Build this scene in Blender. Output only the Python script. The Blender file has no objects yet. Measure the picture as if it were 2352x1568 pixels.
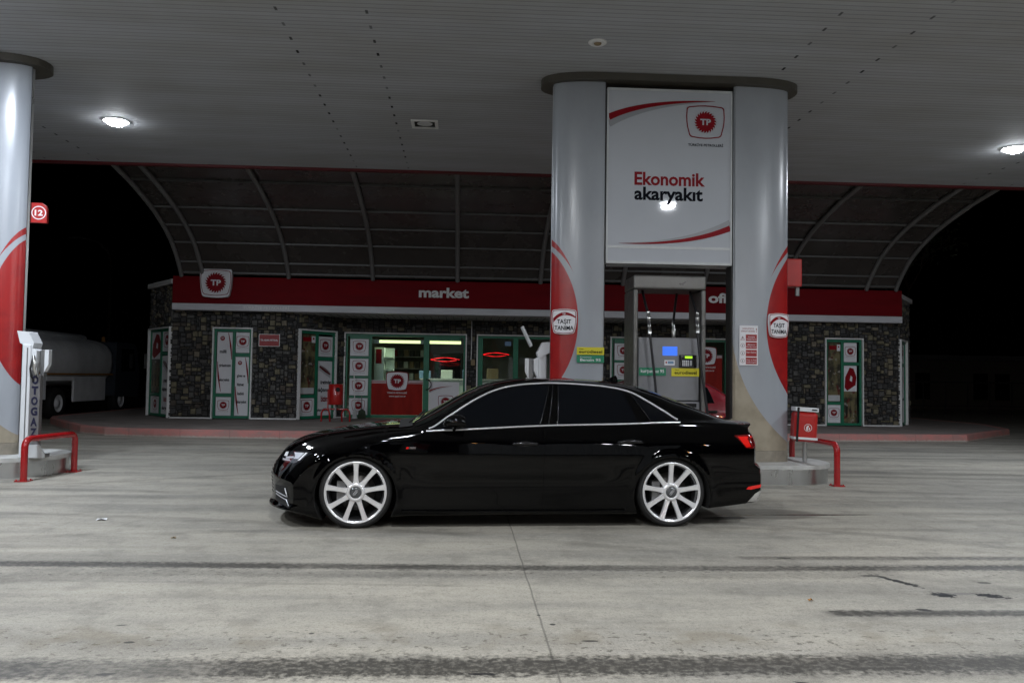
import bpy, bmesh, math, random
import numpy as np
from mathutils import Vector, Matrix
from mathutils.bvhtree import BVHTree
from mathutils.geometry import delaunay_2d_cdt

random.seed(7)
scene = bpy.context.scene
col = scene.collection

# ------------------------------------------------------------------ camera
CAM_H = 1.325
TILT, ROLL, YAW = math.atan(83 / 1950.0), 0.0145, math.radians(3.2)
fwd = Vector((math.sin(YAW) * math.cos(TILT), math.cos(YAW) * math.cos(TILT), math.sin(TILT)))
rgt = Vector((math.cos(YAW), -math.sin(YAW), 0))
upv = rgt.cross(fwd)
r2 = math.cos(ROLL) * rgt + math.sin(ROLL) * upv
u2 = -math.sin(ROLL) * rgt + math.cos(ROLL) * upv
cd = bpy.data.cameras.new("camera")
cam = bpy.data.objects.new("camera", cd)
col.objects.link(cam)
cam.matrix_world = Matrix(((r2.x, u2.x, -fwd.x, 0), (r2.y, u2.y, -fwd.y, 0), (r2.z, u2.z, -fwd.z, CAM_H), (0, 0, 0, 1)))
cd.sensor_width = 36
cd.lens = 1950 / 2352 * 36
cd.clip_start = 0.05
cd.clip_end = 2000
scene.camera = cam

# ------------------------------------------------------------------ world: night sky
w = bpy.data.worlds.new("World")
scene.world = w
w.use_nodes = True
nt = w.node_tree
sky = nt.nodes.new("ShaderNodeTexSky")
sky.sky_type = 'NISHITA'
sky.sun_disc = False
sky.sun_elevation = math.radians(-9)
sky.sun_rotation = math.radians(160)
bg = nt.nodes["Background"]
nt.links.new(sky.outputs[0], bg.inputs[0])
bg.inputs[1].default_value = 0.05

scene.view_settings.view_transform = 'Standard'
scene.view_settings.look = 'None'
scene.view_settings.exposure = 0.0
scene.view_settings.gamma = 1.0
scene.cycles.use_denoising = True
scene.cycles.max_bounces = 8
scene.cycles.glossy_bounces = 5
scene.cycles.transparent_max_bounces = 12
scene.cycles.sample_clamp_indirect = 6.0

LAMP_W = 66.0


# ------------------------------------------------------------------ materials
def nodes_of(m):
    m.use_nodes = True
    t = m.node_tree
    return t, t.nodes["Principled BSDF"]


def mat(name, c, rough=0.5, metal=0.0, noise=0.0, scale=6.0, bump=0.0, bscale=40.0, coat=0.0, rvar=0.0, ior=1.5, stretch=None):
    m = bpy.data.materials.new(name)
    t, b = nodes_of(m)
    b.inputs["Base Color"].default_value = (c[0], c[1], c[2], 1)
    b.inputs["Roughness"].default_value = rough
    b.inputs["Metallic"].default_value = metal
    b.inputs["IOR"].default_value = ior
    if coat:
        b.inputs["Coat Weight"].default_value = coat
        b.inputs["Coat Roughness"].default_value = 0.03
    if noise or bump or rvar:
        tc = t.nodes.new("ShaderNodeTexCoord")
        src = tc.outputs["Object"]
        if stretch:
            mp = t.nodes.new("ShaderNodeMapping")
            mp.inputs["Scale"].default_value = stretch
            t.links.new(src, mp.inputs[0])
            src = mp.outputs[0]
        n = t.nodes.new("ShaderNodeTexNoise")
        n.inputs["Scale"].default_value = scale
        n.inputs["Detail"].default_value = 7
        n.inputs["Roughness"].default_value = 0.6
        t.links.new(src, n.inputs["Vector"])
        if noise:
            mr = t.nodes.new("ShaderNodeMapRange")
            mr.inputs["From Min"].default_value = 0.25
            mr.inputs["From Max"].default_value = 0.75
            mr.inputs["To Min"].default_value = 1 - noise
            mr.inputs["To Max"].default_value = 1 + noise * 0.5
            t.links.new(n.outputs["Fac"], mr.inputs["Value"])
            mx = t.nodes.new("ShaderNodeVectorMath")
            mx.operation = 'SCALE'
            mx.inputs[0].default_value = c[:3]
            t.links.new(mr.outputs[0], mx.inputs["Scale"])
            t.links.new(mx.outputs[0], b.inputs["Base Color"])
        if rvar:
            mr = t.nodes.new("ShaderNodeMapRange")
            mr.inputs["From Min"].default_value = 0.3
            mr.inputs["From Max"].default_value = 0.7
            mr.inputs["To Min"].default_value = max(0.02, rough - rvar)
            mr.inputs["To Max"].default_value = rough + rvar
            t.links.new(n.outputs["Fac"], mr.inputs["Value"])
            t.links.new(mr.outputs[0], b.inputs["Roughness"])
        if bump:
            n2 = t.nodes.new("ShaderNodeTexNoise")
            n2.inputs["Scale"].default_value = bscale
            n2.inputs["Detail"].default_value = 5
            t.links.new(src, n2.inputs["Vector"])
            bp = t.nodes.new("ShaderNodeBump")
            bp.inputs["Strength"].default_value = bump
            bp.inputs["Distance"].default_value = 0.01
            t.links.new(n2.outputs["Fac"], bp.inputs["Height"])
            t.links.new(bp.outputs[0], b.inputs["Normal"])
    return m


def emis(name, c, s):
    m = bpy.data.materials.new(name)
    t, b = nodes_of(m)
    b.inputs["Base Color"].default_value = (c[0], c[1], c[2], 1)
    b.inputs["Emission Color"].default_value = (c[0], c[1], c[2], 1)
    b.inputs["Emission Strength"].default_value = s
    return m


def glass_mat(name, tint=(0.9, 0.95, 0.95), refl=1.0):
    m = bpy.data.materials.new(name)
    m.use_nodes = True
    t = m.node_tree
    t.nodes.clear()
    o = t.nodes.new("ShaderNodeOutputMaterial")
    mix = t.nodes.new("ShaderNodeMixShader")
    tr = t.nodes.new("ShaderNodeBsdfTransparent")
    tr.inputs[0].default_value = (*tint, 1)
    gl = t.nodes.new("ShaderNodeBsdfGlossy")
    gl.inputs["Roughness"].default_value = 0.02
    fr = t.nodes.new("ShaderNodeFresnel")
    fr.inputs[0].default_value = 1.5
    t.links.new(fr.outputs[0], mix.inputs[0])
    t.links.new(tr.outputs[0], mix.inputs[1])
    t.links.new(gl.outputs[0], mix.inputs[2])
    t.links.new(mix.outputs[0], o.inputs[0])
    return m


class G:
    """tiny node expression helper"""
    def __init__(s, t):
        s.t = t

    def m(s, op, a, b=None, c=None, clamp=False):
        n = s.t.nodes.new("ShaderNodeMath")
        n.operation = op
        n.use_clamp = clamp
        for i, v in enumerate((a, b, c)):
            if v is None:
                continue
            if isinstance(v, (int, float)):
                n.inputs[i].default_value = v
            else:
                s.t.links.new(v, n.inputs[i])
        return n.outputs[0]

    def add(s, a, b): return s.m('ADD', a, b)
    def sub(s, a, b): return s.m('SUBTRACT', a, b)
    def mul(s, a, b): return s.m('MULTIPLY', a, b)

    def ramp(s, v, a, b, lo=0.0, hi=1.0):
        n = s.t.nodes.new("ShaderNodeMapRange")
        n.interpolation_type = 'SMOOTHSTEP'
        s.t.links.new(v, n.inputs["Value"])
        n.inputs["From Min"].default_value = a
        n.inputs["From Max"].default_value = b
        n.inputs["To Min"].default_value = lo
        n.inputs["To Max"].default_value = hi
        return n.outputs[0]

    def noise(s, vec, scale, detail=4, sc=(1, 1, 1), rough=0.55, loc=(0, 0, 0)):
        mp = s.t.nodes.new("ShaderNodeMapping")
        mp.inputs["Scale"].default_value = sc
        mp.inputs["Location"].default_value = loc
        s.t.links.new(vec, mp.inputs[0])
        n = s.t.nodes.new("ShaderNodeTexNoise")
        n.inputs["Scale"].default_value = scale
        n.inputs["Detail"].default_value = detail
        n.inputs["Roughness"].default_value = rough
        s.t.links.new(mp.outputs[0], n.inputs["Vector"])
        return n.outputs["Fac"]

    def mixc(s, f, a, b):
        n = s.t.nodes.new("ShaderNodeMix")
        n.data_type = 'RGBA'
        if isinstance(f, (int, float)):
            n.inputs[0].default_value = f
        else:
            s.t.links.new(f, n.inputs[0])
        for i, v in ((6, a), (7, b)):
            if isinstance(v, tuple):
                n.inputs[i].default_value = (*v, 1)
            else:
                s.t.links.new(v, n.inputs[i])
        return n.outputs[2]


RED = (0.30, 0.012, 0.014)
M = dict(
    paint=mat("black_car_paint", (0.0006, 0.0006, 0.0008), 0.028, rvar=0.006, scale=3, ior=1.34),
    tint=mat("tinted_glass", (0.0022, 0.0027, 0.0040), 0.03, ior=1.32),
    screen=mat("windscreen_glass", (0.012, 0.014, 0.013), 0.02),
    satin=mat("satin_aluminium", (0.72, 0.72, 0.76), 0.30, 0.8),
    chrome=mat("polished_chrome", (0.85, 0.85, 0.88), 0.16, 1.0),
    rim=mat("silver_wheel_paint", (0.95, 0.95, 0.97), 0.27, 0.62, noise=0.05, scale=30),
    rimdark=mat("rim_barrel", (0.16, 0.16, 0.165), 0.22, 0.9),
    tyre=mat("tyre_rubber", (0.012, 0.012, 0.012), 0.75, bump=0.3, bscale=120, noise=0.3, scale=20),
    black=mat("matte_black", (0.006, 0.006, 0.006), 0.8),
    gloss=mat("gloss_black_plastic", (0.008, 0.008, 0.009), 0.18),
    disc=mat("brake_disc", (0.07, 0.065, 0.06), 0.4, 0.8),
    hubcap=mat("grey_hub_cap", (0.09, 0.095, 0.10), 0.12, 0.3, coat=0.6),
    lampgrey=mat("lamp_reflector", (0.78, 0.79, 0.84), 0.28, 0.6),
    lampwhite=mat("white_light_guide", (0.85, 0.86, 0.9), 0.25),
    lampdark=mat("smoked_lens", (0.02, 0.02, 0.024), 0.06, coat=1.0),
    tail=mat("red_lens", (0.75, 0.012, 0.008), 0.12, coat=1.0),
    taildark=mat("dark_red_lens", (0.12, 0.004, 0.004), 0.1, coat=1.0),
    redpaint=mat("crimson_car_paint", (0.26, 0.008, 0.02), 0.22, coat=1.0),
    white=mat("white_paint", (0.70, 0.72, 0.74), 0.35, noise=0.06, scale=4),
    offwhite=mat("dirty_white_metal", (0.55, 0.57, 0.58), 0.42, noise=0.15, scale=5, rvar=0.1),
    trim=mat("white_trim", (0.74, 0.74, 0.73), 0.5, noise=0.12, scale=9),
    poster=mat("poster_white", (0.74, 0.74, 0.77), 0.45, noise=0.05, scale=5),
    lightbox=mat("acrylic_white", (0.49, 0.515, 0.56), 0.035, noise=0.03, scale=2.0),
    red=mat("sign_red", RED, 0.35, noise=0.08, scale=6),
    fascia=mat("fascia_red", (0.165, 0.006, 0.010), 0.6, ior=1.15, noise=0.22, scale=2.5, stretch=(0.4, 1, 2.2), rvar=0.1),
    fasciaw=mat("fascia_white", (0.58, 0.58, 0.61), 0.5, noise=0.15, scale=3, stretch=(0.5, 1, 3)),
    logored=mat("logo_red", (0.23, 0.006, 0.012), 0.4, ior=1.2),
    posterred=mat("poster_red", (0.30, 0.014, 0.008), 0.45, ior=1.2, noise=0.3, scale=3, stretch=(2, 1, 0.5)),
    ink=mat("dark_ink", (0.006, 0.007, 0.012), 0.5, ior=1.12),
    grey=mat("light_grey_ink", (0.30, 0.31, 0.33), 0.4),
    green=mat("green_frame", (0.008, 0.17, 0.088), 0.42, noise=0.15, scale=6),
    signgreen=mat("sign_green", (0.01, 0.20, 0.10), 0.4),
    yellow=mat("sign_yellow", (0.62, 0.55, 0.02), 0.4),
    steel=mat("brushed_steel", (0.55, 0.56, 0.56), 0.30, 1.0, noise=0.08, scale=3, stretch=(2.5, 2.5, 0.5), rvar=0.05),
    steeldark=mat("grey_metal", (0.20, 0.20, 0.20), 0.45, 0.6, noise=0.15, scale=4),
    pumpgrey=mat("pump_grey_panel", (0.21, 0.215, 0.23), 0.38, 0.3, noise=0.1, scale=5),
    postdark=mat("dark_post", (0.045, 0.045, 0.045), 0.5, 0.4),
    frame=mat("pump_frame", (0.155, 0.152, 0.145), 0.36, 0.5, noise=0.15, scale=8, rvar=0.1),
    cap=mat("dark_olive_cap", (0.075, 0.068, 0.055), 0.5, noise=0.15, scale=5),
    rubber=mat("black_hose", (0.012, 0.012, 0.014), 0.35),
    alu=mat("aluminium_fitting", (0.7, 0.7, 0.68), 0.3, 1.0),
    redtube=mat("red_tube_paint", (0.36, 0.010, 0.012), 0.22, noise=0.25, scale=14, coat=0.5),
    redbin=mat("bin_red", (0.42, 0.012, 0.010), 0.30, noise=0.15, scale=6, coat=0.3),
    blue=mat("oto_blue", (0.006, 0.007, 0.035), 0.4),
    steelgrey=mat("grey_side_panel", (0.20, 0.195, 0.20), 0.35, 0.4, noise=0.1, scale=4),
    islandtop=mat("island_top_concrete", (0.50, 0.50, 0.48), 0.6, noise=0.25, scale=5, bump=0.1),
    concrete=mat("foot_concrete", (0.28, 0.25, 0.20), 0.8, noise=0.3, scale=7, bump=0.2),
    soffit=mat("soffit_white", (0.42, 0.41, 0.39), 0.6, noise=0.1, scale=4),
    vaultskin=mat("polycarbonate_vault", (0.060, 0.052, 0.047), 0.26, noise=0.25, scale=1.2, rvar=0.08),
    purlin=mat("purlin_steel", (0.11, 0.108, 0.104), 0.5, 0.2),
    edgered=mat("canopy_edge_red", (0.10, 0.004, 0.006), 0.6),
    vaultrib=mat("vault_steel", (0.22, 0.22, 0.215), 0.45, 0.3, noise=0.1, scale=5),
    roofgrey=mat("roof_grey", (0.06, 0.06, 0.06), 0.8),
    mortar=mat("dark_mortar", (0.018, 0.018, 0.017), 0.9),
    tank=mat("tank_grey", (0.80, 0.81, 0.82), 0.4, 0.0, noise=0.2, scale=2),
    cabblue=mat("cab_dark", (0.05, 0.06, 0.075), 0.3, coat=0.5),
    orange=mat("orange_stripe", (0.35, 0.16, 0.03), 0.5),
    glass=glass_mat("shop_glass"),
    interior=mat("interior_wall", (0.32, 0.31, 0.27), 0.7, noise=0.15, scale=2),
    idark=mat("interior_dark", (0.03, 0.03, 0.03), 0.6),
    ifloor=mat("interior_floor", (0.25, 0.24, 0.22), 0.35),
    shelf=mat("shelf_white", (0.6, 0.66, 0.62), 0.5),
    bluebox=mat("blue_box", (0.16, 0.27, 0.42), 0.5),
    tan=mat("cardboard_tan", (0.28, 0.21, 0.12), 0.7),
    bark=mat("bark", (0.06, 0.05, 0.04), 0.9, noise=0.3, scale=9),
    leaf=mat("leaf", (0.03, 0.05, 0.025), 0.7),
    paper=mat("paper_white", (0.75, 0.75, 0.78), 0.6),
    yglow=emis("fluorescent_tube", (0.86, 0.95, 0.45), 1.6),
    bluelcd=emis("blue_display", (0.04, 0.16, 0.80), 0.75),
    greenlcd=emis("green_display", (0.45, 0.9, 0.02), 0.75),
    redreflect=emis("red_reflection", (1.0, 0.01, 0.015), 1.6),  # glows in place of red reflections on the shop glass
    sodium=emis("added_sodium_lamp", (1.0, 0.45, 0.12), 350.0),  # for the street lamps added behind the camera
    flood=emis("added_white_flood", (0.95, 0.97, 1.0), 300.0),  # for the flood lights added behind the camera
    lampon=emis("lamp_lens_lit", (0.90, 0.95, 1.0), 115.0),
)
STONES = [mat("stone_%s" % n, c, 0.75, noise=0.35, scale=14, bump=0.5, bscale=30) for n, c in (
    ("charcoal", (0.040, 0.038, 0.036)), ("slate", (0.066, 0.065, 0.065)), ("ash", (0.105, 0.101, 0.094)),
    ("brown", (0.090, 0.074, 0.058)), ("olive", (0.175, 0.155, 0.100)), ("sand", (0.20, 0.17, 0.125)))]


# ------------------------------------------------------------------ mesh helpers
_txt = {}


def glyphs(s, bold=0.0):
    k = (s, bold)
    if k in _txt:
        return _txt[k]
    c = bpy.data.curves.new("t", 'FONT')
    c.body = s
    c.size = 1.0
    c.offset = bold
    c.resolution_u = 3
    c.fill_mode = 'FRONT'
    o = bpy.data.objects.new("t", c)
    col.objects.link(o)
    dg = bpy.context.evaluated_depsgraph_get()
    dg.update()
    me = bpy.data.meshes.new_from_object(o.evaluated_get(dg))
    vs = [(v.co.x, v.co.y) for v in me.vertices]
    fs = [tuple(p.vertices) for p in me.polygons]
    bpy.data.objects.remove(o)
    bpy.data.curves.remove(c)
    bpy.data.meshes.remove(me)
    _txt[k] = (vs, fs)
    return _txt[k]


_cap = None


def capheight():
    global _cap
    if _cap is None:
        _cap = max(v[1] for v in glyphs("H", 0.0)[0])
    return _cap


class MB:
    def __init__(s):
        s.v, s.f, s.fm, s.sm, s.ms = [], [], [], [], []
        s.T = None

    def mi(s, m):
        m = M[m] if isinstance(m, str) else m
        if m not in s.ms:
            s.ms.append(m)
        return s.ms.index(m)

    def add(s, vs, fs, m, smooth=False):
        b = len(s.v)
        i = s.mi(m)
        for p in vs:
            p = Vector(p)
            s.v.append(s.T @ p if s.T else p)
        for f in fs:
            s.f.append([b + k for k in f])
            s.fm.append(i)
            s.sm.append(smooth)

    def box(s, x0, x1, y0, y1, z0, z1, m):
        vs = [(x, y, z) for x in (x0, x1) for y in (y0, y1) for z in (z0, z1)]
        s.add(vs, [(0, 1, 3, 2), (4, 6, 7, 5), (0, 4, 5, 1), (2, 3, 7, 6), (0, 2, 6, 4), (1, 5, 7, 3)], m)

    def prism(s, poly, y0, y1, m, ms=None):
        """polygon (x,z) counter-clockwise seen from -y, extruded y0 (front) to y1"""
        n = len(poly)
        a = sum(poly[i][0] * poly[(i + 1) % n][1] - poly[(i + 1) % n][0] * poly[i][1] for i in range(n))
        if a < 0:
            poly = poly[::-1]
        vs = [(p[0], y0, p[1]) for p in poly] + [(p[0], y1, p[1]) for p in poly]
        s.add(vs, [tuple(range(n)), tuple(range(2 * n - 1, n - 1, -1))], m)
        s.add(vs, [(i, i + n, (i + 1) % n + n, (i + 1) % n) for i in range(n)], ms or m)

    def prismz(s, poly, z0, z1, m, mt=None, smooth=False):
        n = len(poly)
        a = sum(poly[i][0] * poly[(i + 1) % n][1] - poly[(i + 1) % n][0] * poly[i][1] for i in range(n))
        if a < 0:
            poly = poly[::-1]
        vs = [(p[0], p[1], z0) for p in poly] + [(p[0], p[1], z1) for p in poly]
        s.add(vs, [tuple(range(n - 1, -1, -1)), tuple(range(n, 2 * n))], mt or m)
        s.add(vs, [(i, (i + 1) % n, (i + 1) % n + n, i + n) for i in range(n)], m, smooth)

    def flat(s, poly, y, m):
        n = len(poly)
        a = sum(poly[i][0] * poly[(i + 1) % n][1] - poly[(i + 1) % n][0] * poly[i][1] for i in range(n))
        if a < 0:
            poly = poly[::-1]
        s.add([(p[0], y, p[1]) for p in poly], [tuple(range(n))], m)

    def rect(s, x0, x1, z0, z1, y, m):
        s.flat([(x0, z0), (x1, z0), (x1, z1), (x0, z1)], y, m)

    def ring(s, out, inn, y, m):
        n = len(out)
        s.add([(p[0], y, p[1]) for p in out] + [(p[0], y, p[1]) for p in inn],
              [(i, (i + 1) % n, (i + 1) % n + n, i + n) for i in range(n)], m)

    def text(s, t, x0, x1, zb, h, y, m, bold=0.012):
        """fit string into x0..x1 with its baseline at zb and capital height h"""
        vs, fs = glyphs(t, bold)
        ax, bx = min(v[0] for v in vs), max(v[0] for v in vs)
        k = (x1 - x0) / (bx - ax)
        kz = h / capheight()
        s.add([(x0 + (v[0] - ax) * k, y, zb + v[1] * kz) for v in vs], fs, m)

    def tube(s, pts, r, m, n=10, caps=True, flat=1.0, up=None):
        pts = [Vector(p) for p in pts]
        rs = r if isinstance(r, (list, tuple)) else [r] * len(pts)
        rings = []
        prev = None
        for i, p in enumerate(pts):
            d = (pts[min(i + 1, len(pts) - 1)] - pts[max(i - 1, 0)]).normalized()
            if prev is None:
                a = Vector(up) if up else (Vector((0, 0, 1)) if abs(d.z) < 0.9 else Vector((1, 0, 0)))
                prev = (a - d * a.dot(d)).normalized()
            prev = (prev - d * prev.dot(d)).normalized()
            q = d.cross(prev)
            rings.append([p + (prev * math.cos(t) + q * math.sin(t) * flat) * rs[i] for t in (2 * math.pi * k / n for k in range(n))])
        vs = [v for rg in rings for v in rg]
        fs = [(i * n + k, i * n + (k + 1) % n, (i + 1) * n + (k + 1) % n, (i + 1) * n + k) for i in range(len(pts) - 1) for k in range(n)]
        s.add(vs, fs, m, True)
        if caps:
            s.add(vs, [tuple(range(n - 1, -1, -1)), tuple((len(pts) - 1) * n + k for k in range(n))], m)

    def lathe(s, prof, m, n=48, axis='y', c=(0, 0, 0), smooth=True, close=False):
        """prof: (radius, height along axis)"""
        vs = []
        for r, h in prof:
            for k in range(n):
                a = 2 * math.pi * k / n
                if axis == 'y':
                    vs.append((c[0] + r * math.cos(a), c[1] + h, c[2] + r * math.sin(a)))
                elif axis == 'z':
                    vs.append((c[0] + r * math.cos(a), c[1] + r * math.sin(a), c[2] + h))
                else:
                    vs.append((c[0] + h, c[1] + r * math.cos(a), c[2] + r * math.sin(a)))
        m_ = len(prof)
        fs = [(i * n + k, i * n + (k + 1) % n, (i + 1) * n + (k + 1) % n, (i + 1) * n + k) for i in range(m_ - 1) for k in range(n)]
        if close:
            fs += [((m_ - 1) * n + k, (m_ - 1) * n + (k + 1) % n, (k + 1) % n, k) for k in range(n)]
        s.add(vs, fs, m, smooth)

    def ell(s, c, r, m, n=16, k=10):
        vs, fs = [], []
        for i in range(k + 1):
            t = math.pi * i / k
            for j in range(n):
                a = 2 * math.pi * j / n
                vs.append((c[0] + r[0] * math.sin(t) * math.cos(a), c[1] + r[1] * math.sin(t) * math.sin(a), c[2] + r[2] * math.cos(t)))
        for i in range(k):
            for j in range(n):
                fs.append((i * n + j, (i + 1) * n + j, (i + 1) * n + (j + 1) % n, i * n + (j + 1) % n))
        s.add(vs, fs, m, True)

    def build(s, name, parent=None, loc=(0, 0, 0), rz=0.0, bevel=0.0, seg=2, recalc=False):
        me = bpy.data.meshes.new(name)
        me.from_pydata([tuple(v) for v in s.v], [], s.f)
        for m in s.ms:
            me.materials.append(m)
        me.polygons.foreach_set("material_index", s.fm)
        me.polygons.foreach_set("use_smooth", s.sm)
        me.update()
        if recalc:
            bm = bmesh.new()
            bm.from_mesh(me)
            bmesh.ops.recalc_face_normals(bm, faces=bm.faces)
            bm.to_mesh(me)
            bm.free()
        o = bpy.data.objects.new(name, me)
        col.objects.link(o)
        o.parent = parent
        o.location = loc
        o.rotation_euler = (0, 0, rz)
        if bevel:
            bv = o.modifiers.new("bevel", 'BEVEL')
            bv.width = bevel
            bv.segments = seg
            bv.limit_method = 'ANGLE'
            bv.angle_limit = math.radians(50)
        return o


def tag(o, label=None, cat=None, group=None, kind=None):
    if label: o["label"] = label
    if cat: o["category"] = cat
    if group: o["group"] = group
    if kind: o["kind"] = kind
    return o


def empty(name, loc=(0, 0, 0), rz=0.0, label=None, cat=None, group=None):
    o = bpy.data.objects.new(name, None)
    col.objects.link(o)
    o.location = loc
    o.rotation_euler = (0, 0, rz)
    o.empty_display_size = 0.2
    return tag(o, label, cat, group)


def copy_tree(o, parent=None):
    c = o.copy()
    col.objects.link(c)
    c.parent = parent
    for ch in list(o.children):
        copy_tree(ch, c)
    return c


def pchip(tab):
    x = np.array([p[0] for p in tab], float)
    y = np.array([p[1] for p in tab], float)
    h = np.diff(x)
    d = np.diff(y) / h
    n = len(x)
    mm = np.zeros(n)
    for i in range(1, n - 1):
        if d[i - 1] * d[i] > 0:
            w1, w2 = 2 * h[i] + h[i - 1], h[i] + 2 * h[i - 1]
            mm[i] = (w1 + w2) / (w1 / d[i - 1] + w2 / d[i])
    mm[0], mm[-1] = d[0], d[-1]

    def f(q):
        q = np.clip(np.asarray(q, float), x[0], x[-1])
        i = np.clip(np.searchsorted(x, q) - 1, 0, n - 2)
        t = (q - x[i]) / h[i]
        return ((2 * t**3 - 3 * t**2 + 1) * y[i] + (t**3 - 2 * t**2 + t) * h[i] * mm[i]
                + (-2 * t**3 + 3 * t**2) * y[i + 1] + (t**3 - t**2) * h[i] * mm[i + 1])
    return f


# ------------------------------------------------------------------ sign artwork
def trap(cx, cz, w, h, taper=0.84, r=0.12, n=5, bow=0.03):
    """rounded badge outline, wider at the top, with bowed edges"""
    cs = [(-w * taper / 2, -h / 2), (w * taper / 2, -h / 2), (w / 2, h / 2), (-w / 2, h / 2)]
    out = []
    R = r * w
    for i in range(4):
        p, a, b = Vector(cs[i]), Vector(cs[i - 1]), Vector(cs[(i + 1) % 4])
        p0 = p + (a - p).normalized() * R
        p1 = p + (b - p).normalized() * R
        for k in range(n + 1):
            t = k / n
            q = p0 * (1 - t)**2 + p * 2 * t * (1 - t) + p1 * t * t
            out.append((cx + q.x, cz + q.y))
        q0, q1 = p1, b + (p - b).normalized() * R
        nrm = Vector(((q1 - q0).y, -(q1 - q0).x)).normalized()
        for k in range(1, 4):
            t = k / 4
            q = q0.lerp(q1, t) + nrm * (bow * w * 4 * t * (1 - t))
            out.append((cx + q.x, cz + q.y))
    return out


def circle(cx, cz, r, n=24):
    return [(cx + r * math.cos(2 * math.pi * k / n), cz + r * math.sin(2 * math.pi * k / n)) for k in range(n)]


def sunburst(cx, cz, r, n=22):
    out = []
    for k in range(n):
        a = 2 * math.pi * k / n
        d = 2 * math.pi / n
        out += [(cx + 0.74 * r * math.cos(a), cz + 0.74 * r * math.sin(a)),
                (cx + 0.90 * r * math.cos(a + 0.10 * d), cz + 0.90 * r * math.sin(a + 0.10 * d)),
                (cx + r * math.cos(a - 0.35 * d), cz + r * math.sin(a - 0.35 * d)),
                (cx + 0.88 * r * math.cos(a + 0.55 * d), cz + 0.88 * r * math.sin(a + 0.55 * d))]
    return out


def logo(mb, cx, cz, w, y, frame='logored', sun='logored', letters='poster', step=0.002, caption=None, capmat='ink', fill=None, lw=0.032, sr=0.345):
    h = 0.80 * w
    if fill:
        mb.flat(trap(cx, cz, w, h), y, fill)
        y -= step
    mb.ring(trap(cx, cz, w, h), trap(cx, cz, w * (1 - 2 * lw), h - 2 * lw * w), y, frame)
    mb.flat(sunburst(cx, cz, sr * w), y, sun)
    mb.text("TP", cx - 0.44 * sr * w, cx + 0.46 * sr * w, cz - 0.23 * sr * w, 0.47 * sr * w, y - step, letters, 0.035)
    if caption:
        mb.text(caption, cx - 0.44 * w, cx + 0.44 * w, cz - 0.56 * w, 0.055 * w, y, capmat, 0.02)


def swoosh(mb, pts, wid, y, m):
    up, dn = [], []
    n = len(pts)
    for i, p in enumerate(pts):
        a, b = pts[max(i - 1, 0)], pts[min(i + 1, n - 1)]
        d = Vector((b[0] - a[0], b[1] - a[1])).normalized()
        nn = Vector((-d.y, d.x))
        ww = wid(i / (n - 1)) / 2
        up.append((p[0] + nn.x * ww, p[1] + nn.y * ww))
        dn.append((p[0] - nn.x * ww, p[1] - nn.y * ww))
    vs = [(p[0], y, p[1]) for p in up] + [(p[0], y, p[1]) for p in dn]
    mb.add(vs, [(n + i, n + i + 1, i + 1, i) for i in range(n - 1)], m)


def bez(p0, p1, p2, n=20):
    return [((1 - t)**2 * p0[0] + 2 * t * (1 - t) * p1[0] + t * t * p2[0], (1 - t)**2 * p0[1] + 2 * t * (1 - t) * p1[1] + t * t * p2[1]) for t in (k / n for k in range(n + 1))]


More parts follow.
